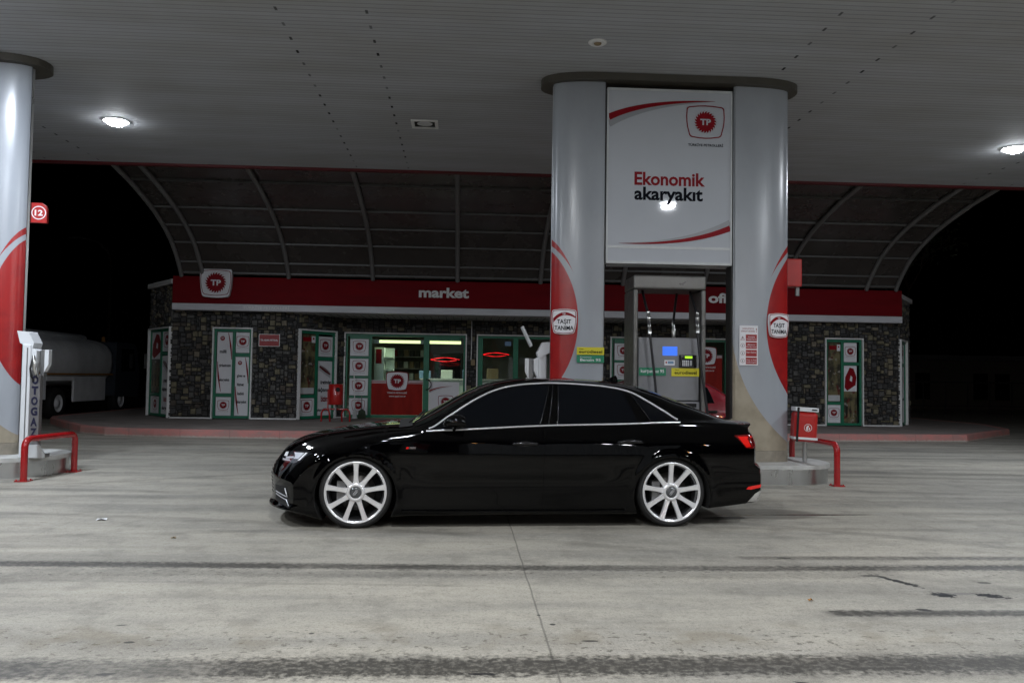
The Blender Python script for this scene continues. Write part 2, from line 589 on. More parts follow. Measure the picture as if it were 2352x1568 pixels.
# ================================================================== SETTING
def concrete_ground():
    m = bpy.data.materials.new("forecourt_concrete")
    t, b = nodes_of(m)
    g = G(t)
    tc = t.nodes.new("ShaderNodeTexCoord")
    P = tc.outputs["Object"]
    sp = t.nodes.new("ShaderNodeSeparateXYZ")
    t.links.new(P, sp.inputs[0])
    X, Y = sp.outputs[0], sp.outputs[1]
    big = g.noise(P, 0.35, 4)
    streak = g.noise(P, 1.8, 6, (0.22, 1.2, 1))
    streak2 = g.noise(P, 6.0, 6, (0.25, 1.3, 1), loc=(3, 1, 0))
    fine = g.noise(P, 55, 5, (1.2, 1, 1), rough=0.7)
    grit = g.noise(P, 130, 3, (1.2, 1, 1), rough=0.7)
    mott = g.noise(P, 3.2, 6, loc=(9, 2, 0))
    base = g.mixc(g.ramp(big, 0.3, 0.7), (0.325, 0.307, 0.264), (0.43, 0.40, 0.335))
    base = g.mixc(g.ramp(streak, 0.35, 0.70, 0, 0.62), base, (0.150, 0.146, 0.135))
    base = g.mixc(g.ramp(streak2, 0.5, 0.75, 0, 0.45), base, (0.35, 0.335, 0.30))
    base = g.mixc(g.ramp(mott, 0.48, 0.72, 0, 0.50), base, (0.145, 0.137, 0.118))
    base = g.mixc(g.ramp(fine, 0.46, 0.72, 0, 0.62), base, (0.11, 0.10, 0.085))
    mid = g.noise(P, 16, 5, (1, 1, 1), rough=0.75, loc=(2, 8, 0))
    base = g.mixc(g.ramp(mid, 0.52, 0.66, 0, 0.40), base, (0.13, 0.122, 0.105))
    base = g.mixc(g.ramp(mid, 0.46, 0.34, 0, 0.30), base, (0.46, 0.43, 0.37))
    base = g.mixc(g.ramp(grit, 0.56, 0.68, 0, 0.5), base, (0.50, 0.475, 0.42))
    base = g.mixc(g.ramp(grit, 0.42, 0.32, 0, 0.5), base, (0.09, 0.082, 0.07))
    warp = g.mul(g.sub(g.noise(P, 0.5, 2), 0.5), 0.25)
    Yw = g.add(Y, warp)
    spot = g.noise(P, 26, 5, (0.9, 1, 1), rough=0.68)
    spot2 = g.noise(P, 19, 4, (0.9, 1, 1), rough=0.6, loc=(5, 5, 0))
    along = g.noise(P, 1.3, 4, (1, 0.3, 1), loc=(7, 0, 0))
    fac = None

    def band(y0, hw, strength, xa=None, xb=None, rag=0.55, soft=0.6, k=0.0, src=None):
        """a worn tyre track: distance to a line in y with ragged edge"""
        d = g.m('ABSOLUTE', g.sub(src or Y, g.add(g.mul(X, k), y0)))
        d = g.add(d, g.mul(g.sub(spot, 0.5), hw * rag * 2))
        v = g.ramp(d, hw * (1 - soft), hw * (1 + soft * 0.5), strength, 0)
        v = g.mul(v, g.ramp(along, 0.25, 0.6, 0.6, 1.0))
        v = g.mul(v, g.ramp(spot, 0.32, 0.64, 1.45, 0.75))
        if xa is not None:
            v = g.mul(v, g.ramp(X, xa, xa + 0.12))
        if xb is not None:
            v = g.mul(v, g.ramp(X, xb - 0.5, xb, 1, 0))
        return v

    def arc(cx, cy, R, hw, st_, xa, xb):
        u, v = g.sub(X, cx), g.sub(Y, cy)
        d = g.m('ABSOLUTE', g.sub(g.m('SQRT', g.add(g.mul(u, u), g.mul(v, v))), R))
        d = g.add(d, g.mul(g.sub(spot, 0.5), hw * 0.8))
        o = g.mul(g.ramp(d, hw * 0.35, hw * 1.2, st_, 0), g.ramp(along, 0.3, 0.6, 0.3, 1.0))
        return g.mul(o, g.mul(g.ramp(X, xa, xa + 0.8), g.ramp(X, xb - 0.8, xb, 1, 0)))

    Y1 = g.add(Y, g.mul(g.m('SINE', g.add(g.mul(X, 0.55), 0.7)), 0.055))
    bands = [band(6.03, 0.095, 0.85, src=Y1, rag=0.8), band(5.80, 0.10, 0.28, -3, 3.2, rag=1.1, src=Y1),
             band(6.33, 0.075, 0.62, 2.02, rag=0.5), band(3.955, 0.150, 0.85, rag=0.75, k=0.004),
             band(4.83, 0.070, 0.85, 2.06, rag=0.7), band(5.47, 0.03, 0.22, -2.7, 0.4, rag=0.3, k=-0.05),
             band(5.15, 0.05, 0.12, -3.2, 0.0, rag=0.4, k=-0.03), band(3.45, 0.10, 0.35, rag=0.8),
             band(9.3, 0.12, 0.22, rag=0.5), band(12.9, 0.22, 0.30, 3.0, rag=0.4, k=-0.10), band(14.6, 0.25, 0.25, rag=0.5),
             arc(-6, -9, 17.3, 0.10, 0.30, -6, 5), arc(-6, -9, 18.9, 0.11, 0.28, -6, 6), arc(9, 31, 19.5, 0.12, 0.34, 1, 14), arc(9, 31, 21.2, 0.10, 0.30, 3, 15),
             arc(-12, 24, 15.5, 0.10, 0.26, -8, 2), arc(2, -20, 27.6, 0.09, 0.22, -5, 8), arc(14, -6, 14.2, 0.09, 0.25, 3, 10),
             band(7.0, 0.05, 0.14, 3.0, rag=0.6), band(16.2, 0.3, 0.25, rag=0.5)]
    for v in bands:
        fac = v if fac is None else g.m('MAXIMUM', fac, v)
    colr = g.mixc(g.m('MINIMUM', fac, 0.92), base, (0.040, 0.037, 0.033))
    # pitted zones either side of the tracks
    zone = g.mul(g.ramp(g.m('ABSOLUTE', g.sub(Y, 4.32)), 0.12, 0.34, 1, 0), 1.0)
    zone = g.m('MAXIMUM', zone, g.mul(g.ramp(g.m('ABSOLUTE', g.sub(Y, 5.82)), 0.05, 0.22, 1, 0), 0.9))
    pits = g.mul(g.ramp(spot2, 0.585, 0.64), zone)
    colr = g.mixc(g.mul(pits, 0.62), colr, (0.055, 0.048, 0.036))
    brown = g.mul(g.ramp(g.m('ABSOLUTE', g.sub(Y, 4.42)), 0.05, 0.3, 1, 0), g.ramp(mott, 0.45, 0.65, 0, 0.35))
    colr = g.mixc(brown, colr, (0.22, 0.185, 0.13))
    # slab joints along y and across
    jw = g.mul(g.sub(g.noise(P, 1.0, 3), 0.5), 0.035)
    j = None
    for x0 in (0.44, -3.44, 4.34, 8.2, -7.3, 12.1):
        d = g.m('ABSOLUTE', g.sub(g.add(X, jw), x0))
        v = g.ramp(d, 0.002, 0.008, 0.5 if x0 == 0.44 else 0.22, 0)
        j = v if j is None else g.m('MAXIMUM', j, v)
    for y0 in (9.95, 15.2, 2.2):
        d = g.m('ABSOLUTE', g.sub(g.add(Y, jw), y0))
        j = g.m('MAXIMUM', j, g.ramp(d, 0.004, 0.010, 0.2, 0))
    colr = g.mixc(j, colr, (0.05, 0.047, 0.042))

    # oil and water stains: (x, y, half length, half width, angle, strength, colour)
    def blot(x0, y0, a, bb, ang, s, c, rag=0.5, nz=spot2, tint=True):
        nonlocal colr
        ca, sa = math.cos(ang), math.sin(ang)
        dx, dy = g.sub(X, x0), g.sub(Y, y0)
        u = g.m('DIVIDE', g.add(g.mul(dx, ca), g.mul(dy, sa)), a)
        v = g.m('DIVIDE', g.sub(g.mul(dy, ca), g.mul(dx, sa)), bb)
        d = g.m('SQRT', g.add(g.mul(u, u), g.mul(v, v)))
        d = g.add(d, g.mul(g.sub(nz, 0.5), rag * 2))
        f = g.ramp(d, 0.75, 1.05, s, 0)
        colr = g.mixc(f, colr, c)
        return f

    dk = (0.014, 0.014, 0.016)
    blot(2.93, 5.60, 0.20, 0.036, -1.15, 0.95, dk, 1.8, spot)
    blot(2.80, 5.76, 0.07, 0.03, 0.0, 0.7, dk, 0.7, spot)
    blot(3.03, 5.24, 0.085, 0.060, -0.45, 1.0, dk, 1.8, spot)
    blot(3.33, 5.22, 0.11, 0.055, -0.45, 1.0, dk, 1.8, spot)
    blot(3.14, 5.27, 0.17, 0.03, 0.05, 0.35, (0.06, 0.06, 0.07), 0.9, spot)
    blot(3.50, 5.56, 0.05, 0.03, 0.0, 0.7, dk, 0.4, spot)
    blot(2.72, 4.90, 0.05, 0.03, -0.4, 0.9, dk, 0.5, spot)
    blot(1.53, 3.72, 0.06, 0.012, -0.4, 0.95, dk, 0.4, spot)
    blot(2.43, 6.33, 0.06, 0.02, -0.2, 0.9, dk, 0.4, spot)
    blot(0.10, 3.86, 0.09, 0.02, 0.0, 0.8, dk, 0.6, spot)
    blot(0.66, 4.33, 0.05, 0.015, 0, 0.8, dk, 0.5, spot)
    blot(0.50, 4.62, 0.018, 0.018, 0, 0.9, dk, 0.2, spot)
    blot(0.44, 4.80, 0.012, 0.012, 0, 0.9, dk, 0.2, spot)
    blot(-0.76, 4.47, 0.015, 0.015, 0, 0.8, dk, 0.2, spot)
    blot(-1.77, 4.62, 0.03, 0.012, 0.2, 0.8, dk, 0.3, spot)
    blot(-1.62, 4.33, 0.03, 0.018, 0.1, 0.8, dk, 0.3, spot)
    blot(-1.55, 3.88, 0.05, 0.02, 0.2, 0.7, dk, 0.5, spot)
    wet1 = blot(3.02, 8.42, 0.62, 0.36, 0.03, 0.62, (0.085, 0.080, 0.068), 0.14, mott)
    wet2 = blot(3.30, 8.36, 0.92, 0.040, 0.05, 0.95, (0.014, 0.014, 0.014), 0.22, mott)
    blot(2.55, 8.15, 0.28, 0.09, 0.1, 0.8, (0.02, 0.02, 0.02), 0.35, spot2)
    t.links.new(colr, b.inputs["Base Color"])
    r = g.ramp(streak, 0.3, 0.7, 0.50, 0.68)
    r = g.sub(r, g.mul(fac, 0.12))
    r = g.sub(r, g.mul(wet1, 0.25))
    r = g.sub(r, g.mul(wet2, 0.3))
    t.links.new(r, b.inputs["Roughness"])
    b.inputs["IOR"].default_value = 1.28
    bp = t.nodes.new("ShaderNodeBump")
    bp.inputs["Strength"].default_value = 0.5
    bp.inputs["Distance"].default_value = 0.006
    hh = g.sub(g.add(g.mul(fine, 0.5), g.mul(streak2, 0.5)), g.mul(j, 1.2))
    t.links.new(hh, bp.inputs["Height"])
    t.links.new(bp.outputs[0], b.inputs["Normal"])
    return m


mb = MB()
gm = concrete_ground()
mb.add([(-300, -200, 0), (300, -200, 0), (300, 500, 0), (-300, 500, 0)], [(0, 1, 2, 3)], gm)
tag(mb.build("ground"), kind="structure")

# pavement in front of the shop, with painted kerb
kerbmat = bpy.data.materials.new("painted_kerb")
t, b = nodes_of(kerbmat)
g = G(t)
P = t.nodes.new("ShaderNodeTexCoord").outputs["Object"]
sp = t.nodes.new("ShaderNodeSeparateXYZ")
t.links.new(P, sp.inputs[0])
n1 = g.noise(P, 5, 6, (0.6, 0.6, 1.5))
n2 = g.noise(P, 22, 5)
cc = g.mixc(g.ramp(n1, 0.40, 0.62), (0.46, 0.185, 0.165), (0.36, 0.19, 0.17))
cc = g.mixc(g.ramp(n2, 0.52, 0.70, 0, 0.6), cc, (0.26, 0.21, 0.19))
edge = g.ramp(g.add(sp.outputs[2], g.mul(g.sub(n2, 0.5), 0.09)), 0.02, 0.05, 0.85, 0)
cc = g.mixc(edge, cc, (0.36, 0.34, 0.30))
cell = g.m('FRACT', g.m('DIVIDE', g.add(sp.outputs[0], g.mul(sp.outputs[1], 0.6)), 0.98))
cc = g.mixc(g.ramp(g.m('ABSOLUTE', g.sub(cell, 0.5)), 0.487, 0.497, 0, 0.35), cc, (0.10, 0.08, 0.07))
t.links.new(cc, b.inputs["Base Color"])
b.inputs["Roughness"].default_value = 0.75
pav = mat("pavement_concrete", (0.26, 0.225, 0.205), 0.8, noise=0.35, scale=1.6, bump=0.2)
PV = 0.17
out = [(-10.6, 22.6), (-10.2, 21.64), (-9.07, 19.92), (-8.2, 18.75), (-7.44, 18.15), (-6.33, 17.85), (-3.3, 17.64), (0, 17.9), (4, 18.3), (8.12, 18.6), (11.56, 18.93),
       (14.29, 21.53), (15.2, 24), (15.2, 40), (-10.6, 40)]
mb = MB()
inn = []
n = len(out)
for i in range(n):
    a, c, q = Vector(out[i - 1]), Vector(out[i]), Vector(out[(i + 1) % n])
    d1, d2 = (c - a).normalized(), (q - c).normalized()
    nn = (Vector((-d1.y, d1.x)) + Vector((-d2.y, d2.x))).normalized()
    inn.append((c.x + nn.x * 0.17, c.y + nn.y * 0.17))
mb.prismz(inn, 0.0, PV - 0.008, pav)
tag(mb.build("pavement"), kind="structure")
mb = MB()
vs = [(p[0], p[1], 0) for p in out] + [(p[0] + (q[0] - p[0]) * 0.1, p[1] + (q[1] - p[1]) * 0.1, PV) for p, q in zip(out, inn)] + [(p[0], p[1], PV) for p in inn] + [(p[0], p[1], 0) for p in inn]
mb.add(vs, [(k * n + i, k * n + (i + 1) % n, (k + 1) % 4 * n + (i + 1) % n, (k + 1) % 4 * n + i) for k in range(4) for i in range(n)], kerbmat)
tag(mb.build("kerb", bevel=0.012), kind="structure")

# ------------------------------------------------------------------ forecourt canopy
CEIL = 5.4
cm = bpy.data.materials.new("ceiling_planks")
t, b = nodes_of(cm)
g = G(t)
P = t.nodes.new("ShaderNodeTexCoord").outputs["Object"]
sp = t.nodes.new("ShaderNodeSeparateXYZ")
t.links.new(P, sp.inputs[0])
X, Y = sp.outputs[0], sp.outputs[1]
fy = g.m('FRACT', g.m('DIVIDE', Y, 0.105))
gap = g.ramp(g.m('ABSOLUTE', g.sub(fy, 0.5)), 0.40, 0.49, 0, 1)
plank = g.m('FLOOR', g.m('DIVIDE', Y, 0.105))
wn = t.nodes.new("ShaderNodeTexWhiteNoise")
wn.noise_dimensions = '1D'
t.links.new(plank, wn.inputs["W"])
pv = g.ramp(wn.outputs["Value"], 0, 1, 0.0, 0.28)
cc = g.mixc(pv, (0.455, 0.47, 0.50), (0.335, 0.345, 0.37))
cc = g.mixc(g.ramp(g.noise(P, 2.0, 5, (0.25, 1, 1)), 0.35, 0.75, 0, 0.45), cc, (0.34, 0.335, 0.32))
cc = g.mixc(g.ramp(g.noise(P, 0.5, 4), 0.45, 0.7, 0, 0.3), cc, (0.33, 0.32, 0.30))
cc = g.mixc(g.mul(gap, 0.55), cc, (0.10, 0.10, 0.095))
fy2 = g.m('FRACT', g.m('DIVIDE', Y, 0.42))
on = g.ramp(g.m('ABSOLUTE', g.sub(fy2, 0.5)), 0.10, 0.13, 1, 0)
wn2 = t.nodes.new("ShaderNodeTexWhiteNoise")
wn2.noise_dimensions = '1D'
t.links.new(g.m('FLOOR', g.m('DIVIDE', Y, 0.42)), wn2.inputs["W"])
on = g.mul(on, g.ramp(wn2.outputs["Value"], 0.0, 0.6, 0.35, 1.0))
for x0 in (-8.1, -7.1, -2.17, -1.16, 4.1, 5.15, 10.1, 11.1):
    cc = g.mixc(g.mul(on, g.ramp(g.m('ABSOLUTE', g.sub(X, x0)), 0.012, 0.02, 1, 0)), cc, (0.008, 0.008, 0.008))
t.links.new(cc, b.inputs["Base Color"])
b.inputs["Roughness"].default_value = 0.75
b.inputs["IOR"].default_value = 1.25
bp = t.nodes.new("ShaderNodeBump")
bp.inputs["Strength"].default_value = 0.6
bp.inputs["Distance"].default_value = 0.01
t.links.new(g.mul(gap, -1.0), bp.inputs["Height"])
t.links.new(bp.outputs[0], b.inputs["Normal"])

canopy = empty("forecourt_canopy", (0, 0, CEIL), label="wide flat canopy roof with white plank ceiling and red edge over the forecourt", cat="canopy")
CX0, CX1, CY0, CY1 = -17.0, 21.0, -11.0, 16.75
mb = MB()
mb.add([(CX0, CY0, 0), (CX1, CY0, 0), (CX1, CY1, 0), (CX0, CY1, 0)], [(3, 2, 1, 0)], cm)
mb.build("plank_ceiling", canopy)
mb = MB()
mb.box(CX0, CX1, CY0, CY1, 0.02, 0.7, 'roofgrey')
mb.build("roof_slab", canopy)
mb = MB()
mb.box(CX0 - 0.1, CX1 + 0.1, CY1 + 0.004, CY1 + 0.11, -0.045, 0.9, 'edgered')
mb.box(CX0 - 0.1, CX1 + 0.1, CY0 - 0.11, CY0 - 0.004, -0.045, 0.9, 'edgered')
mb.box(CX0 - 0.11, CX0 - 0.004, CY0, CY1, -0.045, 0.9, 'edgered')
mb.box(CX1 + 0.004, CX1 + 0.11, CY0, CY1, -0.045, 0.9, 'edgered')
mb.build("edge_fascia", canopy)


# recessed lamps
def lamp_proto(on):
    r = empty("canopy_lamp", (0, 0, 0))
    f = MB()
    o, i, z = 0.215, 0.165, -0.022
    if on:
        f.lathe([(0.182, -0.001), (0.182, -0.02), (0.205, -0.02), (0.21, -0.001)], 'trim', 32, 'z')
    else:
        for (a, b_, c, d) in ((-o, o, -o, -i), (-o, o, i, o), (-o, -i, -i, i), (i, o, -i, i)):
            f.box(a, b_, c, d, z, -0.001, 'trim')
        f.box(-i, i, -i, i, -0.004, -0.0015, 'black')
    f.build("lamp_frame", r, bevel=0.004)
    l = MB()
    prof = [(0.001, -0.085), (0.07, -0.080), (0.12, -0.062), (0.155, -0.035), (0.175, -0.010), (0.18, -0.002)] if on else [(0.001, -0.014), (0.09, -0.013), (0.125, -0.006)]
    l.lathe(prof, 'lampon' if on else 'lampgrey', 32, 'z')
    l.build("lamp_lens", r)
    return r


def lamp_light(r, power, c):
    for kind, z, e in (('AREA', -0.095, power),):
        ld = bpy.data.lights.new("lamp_light", kind)
        if kind == 'AREA':
            ld.shape = 'DISK'
            ld.size = 0.30
        else:
            ld.shadow_soft_size = 0.06
        ld.energy = e
        ld.color = c
        lo = bpy.data.objects.new("lamp_light", ld)
        col.objects.link(lo)
        lo.parent = r
        lo.location = (0, 0, z)


proto_on = lamp_proto(True)
proto_off = lamp_proto(False)
cool, neut, warm = (0.80, 0.88, 1.0), (1.0, 0.985, 0.95), (1.0, 0.93, 0.82)
LAMPS = [(-5.71, 13.97, 1.55, cool), (9.40, 13.97, 0.8, cool), (-5.71, 8.8, 2.0, cool), (9.4, 8.8, 0.7, neut),
         (-5.71, 3.4, 1.0, neut), (-0.70, 3.4, 1.1, warm), (4.62, 3.15, 1.45, neut), (9.4, 3.4, 0.9, neut),
         (-0.70, -1.7, 1.0, warm), (12.5, -1.7, 0.9, warm), (-5.71, -1.7, 0.8, neut), (-0.7, 8.8, 0, cool), (-0.70, 13.61, 0, cool)]
side = {-5.71: "left", -0.70: "middle", 4.55: "right-centre", 9.4: "right"}
uo = uf = False
for (x, y, p, c) in LAMPS:
    if p > 0:
        o = proto_on if not uo else copy_tree(proto_on)
        uo = True
    else:
        o = proto_off if not uf else copy_tree(proto_off)
        uf = True
    o.location = (x, y, CEIL - 0.002)
    if p > 0:
        o2 = lamp_light(o, LAMP_W * p, c)
    if (x, y) == (-5.71, 13.97):
        lab = "glowing white ceiling lamp beside the left pylon"
    elif (x, y) == (9.40, 13.97):
        lab = "glowing white ceiling lamp at the right edge of the photo"
    elif (x, y) == (-0.70, 13.61):
        lab = "unlit square recessed ceiling lamp left of the central pylon"
    elif p == 0:
        lab = "unlit recessed ceiling lamp above the black sedan"
    else:
        lab = "lit ceiling lamp overhead outside the view"
    tag(o, lab, "ceiling lamp", "lamps recessed in the canopy ceiling")

d = empty("smoke_detector", (1.55, 10.06, CEIL - 0.001), label="small round white ceiling fitting above the central pylon", cat="detector")
mb = MB()
mb.lathe([(0.001, -0.012), (0.05, -0.012), (0.055, -0.02), (0.10, -0.02), (0.115, -0.008), (0.115, 0)], 'trim', 28, 'z')
mb.build("detector_ring", d)
mb = MB()
mb.lathe([(0.001, -0.03), (0.04, -0.03), (0.048, -0.013)], 'tan', 20, 'z')
mb.build("detector_core", d)

# ------------------------------------------------------------------ curved awning between canopy and shop
vx0, vx1 = -7.15, 11.35
curve = [(16.95, 5.62), (17.63, 5.50), (18.25, 5.40), (18.85, 5.27), (19.35, 5.15), (19.81, 5.02), (20.25, 4.86), (20.62, 4.70), (20.98, 4.50), (21.27, 4.28), (21.52, 4.05), (21.66, 3.90), (21.745, 3.785)]
cf = pchip([(i, c[0]) for i, c in enumerate(curve)])
zf = pchip([(i, c[1]) for i, c in enumerate(curve)])
us = np.linspace(0, 12, 49)
cy, cz = cf(us), zf(us)
vault = empty("curved_awning", (0, 0, 0), label="dark barrel-curved awning with thin ribs between canopy and shop fascia", cat="awning")
mb = MB()
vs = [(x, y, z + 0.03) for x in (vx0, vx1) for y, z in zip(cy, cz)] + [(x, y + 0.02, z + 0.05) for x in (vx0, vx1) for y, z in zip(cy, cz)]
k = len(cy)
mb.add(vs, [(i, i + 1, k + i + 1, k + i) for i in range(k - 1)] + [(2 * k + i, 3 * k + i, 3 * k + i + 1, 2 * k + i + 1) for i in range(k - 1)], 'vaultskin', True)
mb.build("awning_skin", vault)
for x in (-7.15, -6.62, -4.48, -2.36, -0.21, 1.93, 4.07, 6.2, 8.35, 10.55, 11.35):
    mb = MB()
    mb.tube([(x, y, z - 0.02) for y, z in zip(cy, cz)], 0.055, 'vaultrib', 8)
    mb.build("rib", vault)
for u in (2.0, 4.5, 6.3, 8.0, 9.8, 11.4):
    mb = MB()
    y, z = float(cf(u)), float(zf(u))
    mb.box(vx0, vx1, y - 0.02, y + 0.02, z - 0.015, z + 0.028, 'purlin')
    mb.build("purlin", vault)

# ------------------------------------------------------------------ shop building
Z0, ZT = PV, 3.6
shop = empty("shop_building", (2, 24, 0), label="low stone-clad shop with red fascia and green framed glass doors", cat="shop")


def part(mb, name, **k):
    o = mb.build(name, None, **k)
    o.parent = shop
    o.matrix_parent_inverse = Matrix.Translation((-2, -24, 0))
    return o


def stones(mb, L, z0, z1, holes, seed, y=0.0):
    """irregular ashlar from x=0..L on plane y, holes = [(x0,x1,z0,z1)]"""
    rnd = random.Random(seed)
    cw, ch = 0.050, 0.052
    nx, nz = int(round(L / cw)), int(round((z1 - z0) / ch))
    cw, ch = L / nx, (z1 - z0) / nz
    occ = [[False] * nz for _ in range(nx)]
    for i in range(nx):
        for j in range(nz):
            x, z = (i + 0.5) * cw, z0 + (j + 0.5) * ch
            if any(a < x < b_ and c < z < d_ for a, b_, c, d_ in holes):
                occ[i][j] = True
    for j in range(nz):
        for i in range(nx):
            if occ[i][j]:
                continue
            q = rnd.random()
            if q < 0.22: w_, h_ = 3, 3
            elif q < 0.35: w_, h_ = 2, 2
            elif q < 0.60: w_, h_ = rnd.choice((3, 4, 5)), 1
            elif q < 0.85: w_, h_ = rnd.choice((3, 4)), 2
            else: w_, h_ = rnd.choice((1, 2)), rnd.choice((1, 2))
            a = 0
            while a < w_ and i + a < nx and not occ[i + a][j]:
                a += 1
            w_ = a
            hh = 1
            while hh < h_ and j + hh < nz and all(not occ[i + q2][j + hh] for q2 in range(w_)):
                hh += 1
            for p in range(w_):
                for r in range(hh):
                    occ[i + p][j + r] = True
            gap = 0.008
            x0, x1, za, zb = i * cw + gap, (i + w_) * cw - gap, z0 + j * ch + gap, z0 + (j + hh) * ch - gap
            dpt = 0.02 + rnd.random() * 0.025
            s_ = 0.010
            bigs = w_ * hh >= 6
            m = rnd.choices(STONES, (5, 5, 4, 3, 5.5, 2.2) if bigs else (8, 8, 5, 3, 1.6, 0.4))[0]
            jx = [rnd.uniform(-0.004, 0.004) for _ in range(8)]
            vs = [(x0, y, za), (x1, y, za), (x1, y, zb), (x0, y, zb),
                  (x0 + s_ + jx[0], y - dpt, za + s_ + jx[1]), (x1 - s_ + jx[2], y - dpt, za + s_ + jx[3]),
                  (x1 - s_ + jx[4], y - dpt, zb - s_ + jx[5]), (x0 + s_ + jx[6], y - dpt, zb - s_ + jx[7])]
            mb.add(vs, [(4, 5, 6, 7), (0, 1, 5, 4), (1, 2, 6, 5), (2, 3, 7, 6), (3, 0, 4, 7)], m)


def wall_run(a, b, holes, seed, top=ZT, name="stone_wall"):
    """wall from a to b (left to right seen from the forecourt); holes in metres along the run"""
    a, b = Vector(a), Vector(b)
    L = (b - a).length
    ang = math.atan2(b.y - a.y, b.x - a.x)
    mb = MB()
    mb.T = Matrix.Translation((a.x, a.y, 0)) @ Matrix.Rotation(ang, 4, 'Z')
    xs = sorted({0.0, L, *[h[0] for h in holes], *[h[1] for h in holes]})
    for p, q in zip(xs, xs[1:]):
        mid = (p + q) / 2
        hs = [h for h in holes if h[0] < mid < h[1]]
        if hs:
            mb.box(p, q, 0.0, 0.22, hs[0][3], top, 'mortar')
        else:
            mb.box(p, q, 0.0, 0.22, Z0 - 0.1, top, 'mortar')
    stones(mb, L, Z0, top, holes, seed)
    part(mb, name)
    return Matrix.Translation((a.x, a.y, 0)) @ Matrix.Rotation(ang, 4, 'Z'), L


DH = 2.47
WCL = wall_run((-8.56, 23.65), (-7.46, 22.15), [(0.10, 1.80, Z0, DH)], 1)
WFL = wall_run((-7.46, 22.15), (-4.27, 22.15), [(1.06, 2.00, Z0, DH)], 2)
WAL = wall_run((-4.27, 22.15), (-3.25, 23.5), [(0.02, 1.26, Z0, DH)], 3)
WM = wall_run((-3.25, 23.5), (7.40, 23.5), [(0.0, 3.28, Z0, DH), (3.62, 6.9, Z0, DH), (7.34, 10.62, Z0, DH)], 4)
WAR = wall_run((7.40, 23.5), (8.42, 22.15), [(0.43, 1.67, Z0, DH)], 5)
WFR = wall_run((8.42, 22.15), (11.62, 22.15), [(1.20, 2.18, Z0, DH)], 6)
WCR = wall_run((11.62, 22.15), (12.72, 23.65), [(0.06, 1.10, Z0, DH)], 7)

# body of the building
mb = MB()
mb.box(-8.5, 12.6, 30.8, 31.0, 0, 3.6, 'interior')
mb.box(-8.55, -8.35, 23.7, 31.0, 0, 3.6, 'interior')
mb.box(12.45, 12.7, 23.7, 31.0, 0, 3.6, 'interior')
mb.box(7.9, 8.1, 23.8, 30.8, 0.2, 2.9, 'interior')
mb.box(-4.2, -4.0, 23.8, 30.8, 0.2, 2.9, 'interior')
part(mb, "room_walls")
mb = MB()
mb.prismz([(-7.5, 22.2), (-4.25, 22.2), (-3.2, 23.55), (7.4, 23.55), (8.4, 22.2), (11.6, 22.2), (12.6, 23.7), (12.6, 31), (-8.5, 31), (-8.5, 23.7)], 3.52, 3.60, 'roofgrey')
part(mb, "roof")
mb = MB()
mb.box(-4.0, 7.9, 23.75, 30.8, 2.86, 2.92, 'interior')
part(mb, "room_ceiling")
mb = MB()
mb.box(-8.3, 12.4, 23.75, 30.8, 0.10, 0.175, 'ifloor')
part(mb, "room_floor")
# coping on the chamfered ends
for T, L in (WCL, WCR):
    mb = MB()
    mb.T = T
    mb.box(-0.05, L + 0.05, -0.09, 0.28, ZT + 0.003, ZT + 0.12, 'trim')
    part(mb, "coping")
# fascia
FX0, FX1, FY = -7.38, 11.55, 21.80
mb = MB()
mb.box(FX0, FX1, FY, FY + 0.30, 3.085, 3.77, 'fascia')
part(mb, "red_fascia", bevel=0.01)
mb = MB()
mb.box(FX0, FX1, FY - 0.012, FY + 0.30, 2.915, 3.083, 'fasciaw')
part(mb, "white_fascia_strip", bevel=0.008)
mb = MB()
sof = mat("soffit_planks", (0.30, 0.29, 0.27), 0.6, noise=0.3, scale=6, stretch=(6, 0.3, 1))
mb.box(-4.4, 8.5, FY + 0.31, 23.48, 2.885, 2.93, sof)
for i in range(64):
    x = -4.3 + i * 0.2
    mb.box(x, x + 0.012, FY + 0.31, 23.46, 2.878, 2.884, 'mortar')
part(mb, "entrance_soffit")
mb = MB()
mb.text("market", -1.19, 0.09, 3.355, 0.235, FY - 0.018, 'trim', 0.035)
part(mb, "market_lettering")
mb = MB()
mb.text("ofis", 6.34, 7.02, 3.36, 0.235, FY - 0.018, 'trim', 0.035)
part(mb, "ofis_lettering")
mb = MB()
mb.text("TÜRKİYE PETROLLERİ", -5.62, -4.45, 2.965, 0.07, FY - 0.018, 'trim', 0.02)
part(mb, "small_lettering")
# white base line of trim
for T, L, sp_ in ((*WFL, ((0, 1.06), (2.0, None))), (*WAL, ((1.26, None),)), (*WFR, ((0, 1.2), (2.18, None))), (*WM, ((3.28, 3.62), (6.9, 7.34)))):
    for p, q in sp_:
        mb = MB()
        mb.T = T
        mb.box(p, L if q is None else q, -0.075, -0.05, Z0, Z0 + 0.035, 'trim')
        part(mb, "base_trim")

